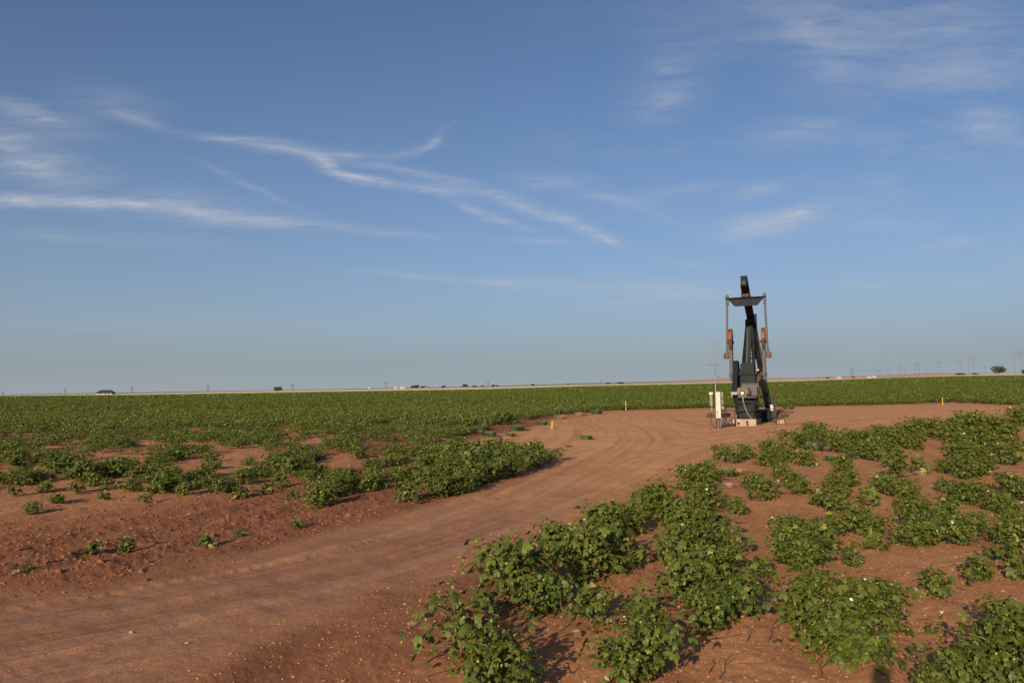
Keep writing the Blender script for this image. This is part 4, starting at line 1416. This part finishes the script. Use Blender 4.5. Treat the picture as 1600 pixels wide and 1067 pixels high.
for (px, py, w, k, lab) in WEEDS:
    p = pix(px, py)
    vs = (WEED, DRYW)[k]
    o = link('weed', vs[rnd.randrange(len(vs))], None, (p[0], p[1], float(gheight(*p)[0]) - .02))
    s = w / FPX * p[1] / .6
    o.scale = (s, s, s * .85)
    o.rotation_euler.z = rnd.uniform(0, 6)
    tag(o, lab, 'weed', 'weeds')
# dead stalks standing or lying on the soil
STALKS = [(1068, 1042, 1078, 965, 'bare upright stalk in front of the domed cotton clump, leftmost'), (1122, 1062, 1132, 1018, 'short dead stalk with straw at its tip near the bottom'),
          (1165, 1008, 1176, 975, 'dark twig standing right of the domed clump'), (1200, 1006, 1206, 962, 'dark twig standing between the domed clump and the wide patch'), (1580 - 300, 1058, 1586 - 300, 1030, 'dead twig leaning on the front of the wide patch'),
          (885, 985, 876, 935, 'forked bare stalk in the shade of the roadside bushes'), (1240, 1020, 1232, 1008, 'bent twig below the wide cotton patch'), (945, 985, 935, 945, 'thin stalk beside the stemmy cotton plant')]
for (x0, y0, x1, y1, lab) in STALKS:
    p = pix(x0, y0)
    z = float(gheight(*p)[0])
    q = at_depth(x1, y1, p[1] + .03)
    v = Vector((q[0] - p[0], .06, max(.05, q[2] - z)))
    m = MB().tube([(0, 0, -.03), v * .3 + Vector((.012, 0, 0)), v * .62 + Vector((-.014, .01, 0)), v], .006, 5, .003)
    m.tube([v * .55, v * .75 + Vector((.05, .02, .0)), v * .85 + Vector((.08, .03, 0))], .004, 4, .002)
    tag(m.build('dead_stalk', M_TWIG, None, (p[0], p[1], z)), lab, 'stalk', 'dead stalks')
STICKS = [(1135, 1000, .42, 20, 'bare twig lying beside the upright stalk, right of the dome'), (1205, 1045, .5, -8, 'curved dry twig lying below the wide patch'), (1110, 1040, .3, 70, 'straight dry stick lying near the bottom edge'), (690, 1055, .34, 35, 'dry twig lying on the verge at the bottom left of the plants'),
          (1490, 945, .45, -12, 'thin dark root lying right of the lone upright plant'), (1545, 985, .2, -40, 'short stick lying near the right edge'), (1450, 970, .18, -35, 'short dark stick above the tiny sprout'), (935, 1040, .26, -30, 'dry stick left of the leafy bottom bush')]
for (px, py, ln, a, lab) in STICKS:
    p = pix(px, py)
    z = float(gheight(*p)[0])
    c, s = math.cos(rad(a)) * ln, math.sin(rad(a)) * ln
    m = MB().tube([(-c / 2, -s / 2, .008), (-c * .22 + s * .06, -s * .22 - c * .05, .02), (c * .1 + s * .10, s * .1 - c * .09, .024), (c / 2, s / 2, .012)], .0042, 5, .002).tube([(0, 0.01, .02), (.05, .07, .035)], .0026, 4, .0012)
    tag(m.build('dry_twig', M_TWIG, None, (p[0], p[1], z)), lab, 'twig', 'dry twigs')


def lump(seed, sc):
    r = np.random.default_rng(seed)
    import bmesh
    bm = bmesh.new()
    bmesh.ops.create_icosphere(bm, subdivisions=1, radius=1.0)
    V = np.array([v.co[:] for v in bm.verts])
    F = np.array([[v.index for v in f.verts] for f in bm.faces])
    bm.free()
    V *= r.uniform(.55, 1.3, (len(V), 1))
    return V * np.array(sc), F


STONES = [(206, 988, .035, 'pale stone lying on the track at lower left'), (292, 1004, .03, 'smaller stone on the track at the bottom left'), (295, 806, .06, 'big pale clod on the tilled soil by the left field'), (768, 834, .02, 'small white pebble on the road beside the plants'), (335, 932, .022, 'flat dark bit of debris on the road')]
for k, (px, py, s, lab) in enumerate(STONES):
    p = pix(px, py)
    V, F = lump(70 + k, (1.3, 1, .6))
    me = bpy.data.meshes.new('stone')
    me.from_pydata([tuple(v * s * .6) for v in V], [], [tuple(int(i) for i in f) for f in F])
    me.materials.append(M_STONE if k != 4 else M_TWIG)
    tag(link('stone', me, None, (p[0], p[1], float(gheight(*p)[0]) + s * .25)), lab, 'stone')


def clods():
    r = np.random.default_rng(3)
    lum = [lump(80 + i, (1.1, .9, .62)) for i in range(6)]
    pts = []
    # turned soil left of the track, verges, right-hand plot
    n = 110000
    y = 4.2 * (60 / 4.2) ** r.random(n)
    x = r.uniform(-.78, .78, n) * y
    _, _, lat_, _, sd = zones(x, y)
    left = ((x - .09 * y) < -1.8) & (lat_ > 0)
    pr = np.where(left, sstep(-9.5, -3.0, sd) * sstep(.1, -1.4, sd) + .16, .30) * (sd < .15) + .02 * ((sd >= .15) & (sd < 1.0)) + .018
    k = r.random(n) < pr
    x, y, left = x[k], y[k], left[k]
    z = gheight(x, y)
    s = np.where(left & (sd[k] < .3), r.gamma(1.3, .0065, len(x)) + .003, r.gamma(2.0, .0022, len(x)) + .002)
    Vs, Fs, b = [], [], 0
    for i in range(len(x)):
        V, F = lum[i % 6]
        a = r.uniform(0, 6.28)
        c, sn = math.cos(a), math.sin(a)
        v = V @ np.array([[c, sn, 0], [-sn, c, 0], [0, 0, 1]]) * s[i] + (x[i], y[i], z[i] + s[i] * .2)
        Vs.append(v)
        Fs.append(F + b)
        b += len(v)
    V, F = np.vstack(Vs), np.vstack(Fs)
    zero = np.zeros(len(V))
    me = fast_mesh('soil_clods', V, F.ravel(), np.arange(len(F)) * 3, [M_GROUND], {'road': ('POINT', zero), 'packed': ('POINT', zero), 'lat': ('POINT', zero), 'along': ('POINT', zero), 'turned': ('POINT', np.repeat(left.astype(float), len(lum[0][0])))})
    tag(link('soil_clods', me), 'loose red clods of turned soil beside the track', 'clods', kind='stuff')
    # dry litter: leaf scraps and straw on the right-hand plot
    n = 9000
    y = 4.6 * (32 / 4.6) ** r.random(n)
    x = r.uniform(-.25, .78, n) * y
    _, _, _, _, sd = zones(x, y)
    k = (sd < -.2) & (x > .02 * y) & (r.random(n) < .25 + .6 * sstep(-.1, .6, fbm(x / 1.6, y / 1.6, 2, 17)))
    x, y = x[k], y[k]
    z = gheight(x, y)
    n = len(x)
    a = r.uniform(0, 6.28, n)
    ln, wd = r.uniform(.015, .06, n), r.uniform(.004, .016, n)
    d = np.stack([np.cos(a), np.sin(a), r.normal(0, .15, n)], 1)
    s = np.stack([-np.sin(a), np.cos(a), r.normal(0, .3, n)], 1)
    c = np.stack([x, y, z + .012], 1)
    V = np.stack([c - d * ln[:, None], c + s * wd[:, None], c + d * ln[:, None], c - s * wd[:, None]], 1).reshape(-1, 3)
    me = fast_mesh('dry_litter', V, np.arange(len(V)), np.arange(n) * 4, [M_STRAW], {'tint': ('FACE', r.random(n))})
    tag(link('dry_litter', me), 'straw and dead leaf scraps on the soil of the right-hand plot', 'litter', kind='stuff')


clods()

# ------------------------------------------------------------------ the horizon: trees, houses, pylons
def crown_mesh(seed, w, h, n=1000):
    r = np.random.default_rng(seed)
    nb = 9
    cc = np.stack([r.uniform(-.30, .30, nb) * w, r.uniform(-.3, .3, nb) * w, r.uniform(.35, .78, nb) * h], 1)
    rr = r.uniform(.16, .28, nb)
    id_ = r.integers(0, nb, n)
    d = r.normal(0, 1, (n, 3))
    d /= np.linalg.norm(d, axis=1, keepdims=True)
    p = cc[id_] + d * (rr[id_] * r.uniform(.6, 1.1, n))[:, None] * np.array([w, w, h])
    p[:, 2] = np.maximum(p[:, 2], .08 * h)
    V = place_leaves(r, p, d, np.full(n, .11 * w) * r.uniform(.5, 1.2, n), DIA_V)
    t = np.clip(r.normal(.45, .22, n), 0, .85)
    return fast_mesh('crown', V.reshape(-1, 3), np.arange(n * 4), np.arange(n) * 4, [M_TREE], {'tint': ('FACE', t)})


# (x, y of the foot, width and height in photograph pixels, distance, label)
TREES = [
    (435, 613, 13, 8, 900, 'round dark tree standing alone on the left horizon'), (645, 607.5, 7, 5, 1000, 'dark tree just right of the white farm sheds'), (651, 607.5, 9, 6.5, 1010, 'tallest dark tree of the white farm group'), (662, 607.5, 9, 4, 1015, 'low tree at the right end of the farm group'),
    (694, 607, 8, 4, 1000, 'small tree alone right of the farm group'), (727, 606.5, 9, 6, 1000, 'bushy tree midway between farm and right pylon'), (741, 606.5, 8, 3.5, 1000, 'greyish low tree beside the bushy tree'), (754, 606, 6, 3.5, 1000, 'small tree left of the pylon near the middle'), (770, 606, 7, 4, 1000, 'small dark tree right of the pylon near the middle'),
    (777, 605.5, 5, 3, 1000, 'tiny tree at the right of the middle pylon'), (833, 604, 6, 3.5, 1050, 'dark small tree where the far line begins'), (888, 602.5, 5, 2.5, 1080, 'speck of a tree left of the twin-pole pylon'), (950, 601, 7, 3, 1080, 'low tree right of the twin-pole pylon'), (970, 600.5, 12, 3, 1080, 'low wide tree clump on the far line'),
    (1293, 592.5, 6, 3, 1050, 'dark shrub at the left end of the red hill'), (1334, 591.5, 5, 2.5, 1050, 'dark shrub below the squat pylon'), (1500, 587, 14, 3, 960, 'flat dark shrub row on the pale grass at right'), (1524, 585.5, 9, 2.5, 960, 'small dark shrub right of the flat shrub row'),
    (1561, 584.5, 18, 14, 800, 'big green tree on the right horizon'), (1600, 583.5, 10, 7, 800, 'tree cut by the right edge on the horizon'),
]
for k, (px, py, w, h, dist, lab) in enumerate(TREES):
    p = at_depth(px, py, dist)
    z = float(terrain(np.array([p[0]]), np.array([dist]))[0])
    sc = dist / FPX
    base = z
    hh_ = max(h * sc, p[2] - z + h * sc)
    t = thing('tree' if h > 3.2 else 'shrub', lab, 'tree' if h > 3.2 else 'shrub', (p[0], dist, base))
    link('crown', crown_mesh(900 + k, w * sc, hh_), t)
    MB().tube([(0, 0, -.3), (.1, 0, hh_ * .35), (-.2, .1, hh_ * .6)], .05 * w * sc, 6, .02 * w * sc).build('trunk', M_POLE, t)


def house(px, py, w, h, dist, wall, roof, label, hip=True, wallh=.45):
    p = at_depth(px, py, dist)
    z = float(terrain(np.array([p[0]]), np.array([dist]))[0])
    sc = dist / FPX
    W, H = w * sc, h * sc + max(0, p[2] - z)
    t = thing('house' if hip else 'shed', label, 'house' if hip else 'shed', (p[0], dist, z), rad(rnd.uniform(-10, 10)))
    hw, D = H * wallh, W * .35
    MB().box(-W * .44, W * .44, -D * .8, D * .8, -.5, hw).build('wall', wall, t)
    m = MB()
    e = .28 if hip else .5
    m.add([(-W / 2, -D, hw), (W / 2, -D, hw), (W / 2, D, hw), (-W / 2, D, hw), (-W * e, 0, H), (W * e, 0, H)], [(0, 1, 5, 4), (1, 2, 5), (2, 3, 4, 5), (3, 0, 4), (3, 2, 1, 0)])
    m.build('roof', roof, t)
    m = MB()
    for xx in (-.25, .05):
        m.box(W * xx, W * (xx + .08), -D * .82, -D * .8, hw * .3, hw * .75)
    m.build('window', M_CABLE, t)
    MB().box(W * .25, W * .31, -D * .82, -D * .8, 0, hw * .75).build('door', M_ROOFR, t)


house(165, 616.5, 26, 7, 900, M_WALLW, M_ROOFD, 'dark hip-roofed house on the left horizon', True, .3)
house(618, 607.8, 5, 2.6, 1000, M_WALLW, M_WALLW, 'small white shed at the left of the farm', False)
house(629, 608, 9, 3.2, 1000, M_WALLW, M_WALLW, 'long white shed of the farm beside dark trees', False)
house(667, 607.5, 9, 2.4, 1005, M_ROOFR, M_ROOFR, 'reddish low shed right of the farm trees', False)
house(1311, 592, 8, 3, 1010, M_WALLW, M_WALLW, 'pale house below the red hill, leftmost', True)
house(1358, 590.5, 8, 2.6, 1010, M_WALLW, M_WALLW, 'pale house below the red hill, beside another', True)
house(1366, 590.3, 6, 3, 1015, M_WALLW, M_WALLW, 'small pale house right of the pair below the red hill', False)
house(1318, 592, 6, 2, 1020, M_ROOFR, M_ROOFR, 'rust coloured shed between the pale houses', False)

# white water tank on the left of the farm
p = at_depth(578, 609, 1400)
z = float(terrain(np.array([p[0]]), np.array([1400.]))[0])
wt = thing('water_tank', 'pale domed water tank on legs left of the farm', 'water tank', (p[0], 1400, z))
MB().tube([(0, 0, p[2] - z + 2), (0, 0, p[2] - z + 4.5)], 2.6, 12).build('tank', M_WALLW, wt)
m = MB()
for sx in (-1.6, 1.6):
    MB().tube([(sx, 0, -.5), (sx, 0, p[2] - z + 2)], .2, 6).build('leg', M_LATTICE, wt)


def pylon(px, ytop, ybase, dist, kind, label):
    p = at_depth(px, ybase, dist)
    q = at_depth(px, ytop, dist)
    z = float(terrain(np.array([p[0]]), np.array([float(dist)]))[0])
    H = q[2] - z
    W = H * .16
    t = thing('pylon', label, 'pylon', (p[0], dist, z), 0, 'power pylons on the horizon')
    tops = []
    r = .125 * dist / 900
    if kind == 'lattice':
        m = MB()
        for sx in (-1, 1):
            for sy in (-1, 1):
                m.tube([(sx * W, sy * W, -.5), (sx * W * .35, sy * W * .35, H * .72), (sx * .06 * W, sy * .06 * W, H)], r, 4)
        n = 7
        for k in range(n):
            a, b = k / n * .72, (k + 1) / n * .72
            wa, wb_ = W * (1 - .65 * a / .72), W * (1 - .65 * b / .72)
            s = 1 if k % 2 else -1
            m.tube([(-s * wa, -wa, H * a), (s * wb_, -wb_, H * b)], r * .6, 4)
            m.tube([(s * wa, wa, H * a), (-s * wb_, wb_, H * b)], r * .6, 4)
        m.build('tower', M_LATTICE, t)
        m = MB()
        for zz, ww in ((.72, 1.9), (.84, 1.6)):
            m.tube([(-W * ww, 0, H * zz), (0, 0, H * (zz + .03)), (W * ww, 0, H * zz)], r * .9, 4)
            tops += [(-W * ww, H * zz), (W * ww, H * zz)]
        m.build('cross_arm', M_LATTICE, t)
    elif kind == 'hframe':
        for sx in (-1, 1):
            MB().tube([(sx * W * .9, 0, -.5), (sx * W * .75, 0, H)], r * 1.1, 5, r * .8).build('pole', M_POLE, t)
        MB().tube([(-W * 1.6, 0, H * .86), (W * 1.6, 0, H * .86)], r, 5).tube([(-W * .8, 0, H * .6), (W * .8, 0, H * .84)], r * .7, 4).tube([(W * .8, 0, H * .6), (-W * .8, 0, H * .84)], r * .7, 4).build('cross_arm', M_POLE, t)
        tops += [(-W * 1.6, H * .86), (W * 1.6, H * .86)]
    else:
        MB().tube([(0, 0, -.5), (0, 0, H)], r * 1.2, 5, r * .8).build('pole', M_POLE, t)
        MB().tube([(-W * .9, 0, H * .90), (W * .9, 0, H * .90)], r * .9, 5).tube([(-W * 1.3, 0, H * .76), (W * 1.3, 0, H * .76)], r * .9, 5).build('cross_arm', M_POLE, t)
        tops += [(-W * 1.3, H * .76), (W * 1.3, H * .76)]
    return [Vector((p[0] + a, dist, z + b)) for a, b in tops]


PY = [
    (4, 611, 617, 1500, 'lattice', 'faint pylon at the left edge of the horizon'), (102, 606.5, 616, 1400, 'lattice', 'faint lattice pylon left of the dark-roofed house'), (206, 603.5, 614, 1300, 'lattice', 'lattice pylon right of the dark-roofed house'),
    (325, 601, 613, 1250, 'lattice', 'lattice pylon between the dark roof and the lone round tree'), (457, 599, 611, 1200, 'lattice', 'lattice pylon just right of the lone round tree'), (603, 595, 609, 1150, 'lattice', 'lattice pylon beside the white farm sheds'),
    (763, 594, 606, 1150, 'lattice', 'lattice pylon right of the farm, near the middle'), (940, 592.5, 602, 1250, 'hframe', 'twin-pole pylon on the far line left of the pump'), (1123, 586, 598, 1300, 'hframe', 'pylon beside the antenna mast on the horizon'),
    (1332, 574, 592, 1100, 'lattice', 'squat dark pylon at the left of the right-hand row'), (1370, 578, 590, 1300, 'pole', 'thin pale power pole, first right of the squat pylon'), (1375, 577, 590, 1320, 'pole', 'thin pale power pole, second right of the squat pylon'), (1388, 575, 590, 1200, 'pole', 'power pole with double arms above the pale houses'),
    (1407, 569, 590, 1150, 'pole', 'tall slim power pole above the red hill'), (1414, 574, 590, 1250, 'pole', 'short power pole close right of the tall slim pole'), (1434, 566, 589, 1100, 'hframe', 'tall twin-pole pylon over the middle of the red hill'), (1449, 571, 589, 1100, 'pole', 'power pole right of the tall twin-pole pylon'),
    (1468, 562, 588.5, 1000, 'hframe', 'wide twin-pole pylon with dark top bar on the red hill'), (1501, 561, 588, 1000, 'pole', 'dark power pole with a white cross arm'), (1518, 553, 588, 1000, 'hframe', 'tall pale twin-pole pylon left of the big green tree'), (1540, 571, 587, 1200, 'pole', 'small pole just left of the big green tree'),
    (1591, 546, 587, 900, 'hframe', 'tallest twin-pole pylon near the right edge'), (1599, 548, 586, 920, 'pole', 'power pole cut by the right edge'),
]
T = [pylon(*a) for a in PY]


def wires(idx, label):
    m = MB()
    for a, b in zip(idx[:-1], idx[1:]):
        for k in range(2):
            p, q = T[a][k], T[b][k]
            pts = []
            for s in np.linspace(0, 1, 7):
                v = p.lerp(q, s)
                v.z -= 1.3 * 4 * s * (1 - s)
                pts.append(v)
            m.tube(pts, .026, 3)
    tag(m.build('power_line', M_CABLE), label, 'power line')


wires([9, 13, 15, 17, 19, 21], 'thin power wires strung along the right-hand twin-pole pylons')
wires([12, 14, 16, 18, 20, 22], 'thin power wires strung along the right-hand single poles')

# ------------------------------------------------------------------ the photographer, whose head shades the soil at the bottom edge
def person_mat():
    m, t, b = new_mat('person_cloth_and_skin')
    sx = t.nodes.new('ShaderNodeSeparateXYZ')
    t.links.new(objco(t), sx.inputs[0])
    z = sx.outputs[2]
    c = mixc(t, mrange(t, z, .93, .95), (0.05, 0.07, 0.13), (0.30, 0.29, 0.27))
    c = mixc(t, mrange(t, z, 1.46, 1.48), c, (0.45, 0.27, 0.19))
    t.links.new(c, b.inputs['Base Color'])
    b.inputs['Roughness'].default_value = 0.8
    return m


def photographer(x, y, z):
    J = [((0, 0, .95), .14), ((0, 0, 1.15), .13), ((0, 0, 1.36), .145), ((0, 0, 1.47), .065), ((0, .02, 1.58), .085), ((0, .02, 1.69), .062),
         ((.09, 0, .90), .095), ((.10, .03, .50), .065), ((.11, 0, .09), .045), ((.12, .14, .04), .04), ((-.09, 0, .90), .095), ((-.10, .03, .50), .065), ((-.11, 0, .09), .045), ((-.12, .14, .04), .04),
         ((.19, 0, 1.40), .062), ((.27, .05, 1.15), .045), ((.14, .22, 1.32), .035), ((-.19, 0, 1.40), .062), ((-.27, .05, 1.15), .045), ((-.14, .22, 1.32), .035)]
    E = [(0, 1), (1, 2), (2, 3), (3, 4), (4, 5), (0, 6), (6, 7), (7, 8), (8, 9), (0, 10), (10, 11), (11, 12), (12, 13), (2, 14), (14, 15), (15, 16), (2, 17), (17, 18), (18, 19)]
    me = bpy.data.meshes.new('person')
    me.from_pydata([j[0] for j in J], E, [])
    me.materials.append(person_mat())
    o = link('person', me, None, (x, y, z))
    sk = o.modifiers.new('skin', 'SKIN')
    for v, (p, r) in zip(me.skin_vertices[0].data, J):
        v.radius = (r, r)
    me.skin_vertices[0].data[0].use_root = True
    sb = o.modifiers.new('smooth', 'SUBSURF')
    sb.levels = sb.render_levels = 2
    tag(o, 'person in jeans at the viewpoint, whose head shadow falls at the bottom edge', 'person')


cr_ = thing('crate', 'unseen wooden crate added to raise the person at the viewpoint', 'crate', (.0, -.40, .02))  # made-up support, its height set by where the head shadow falls
for zz in (0.02, .23, .44):
    MB().box(-.34, .34, -.30, -.27, zz, zz + .14).box(-.34, .34, .27, .30, zz, zz + .14).box(-.34, -.31, -.27, .27, zz, zz + .14).box(.31, .34, -.27, .27, zz, zz + .14).build('slat_ring', M_STONE, cr_)
MB().box(-.34, .34, -.30, .30, .61, .64).build('lid', M_STONE, cr_)
photographer(.0, -.40, .665)
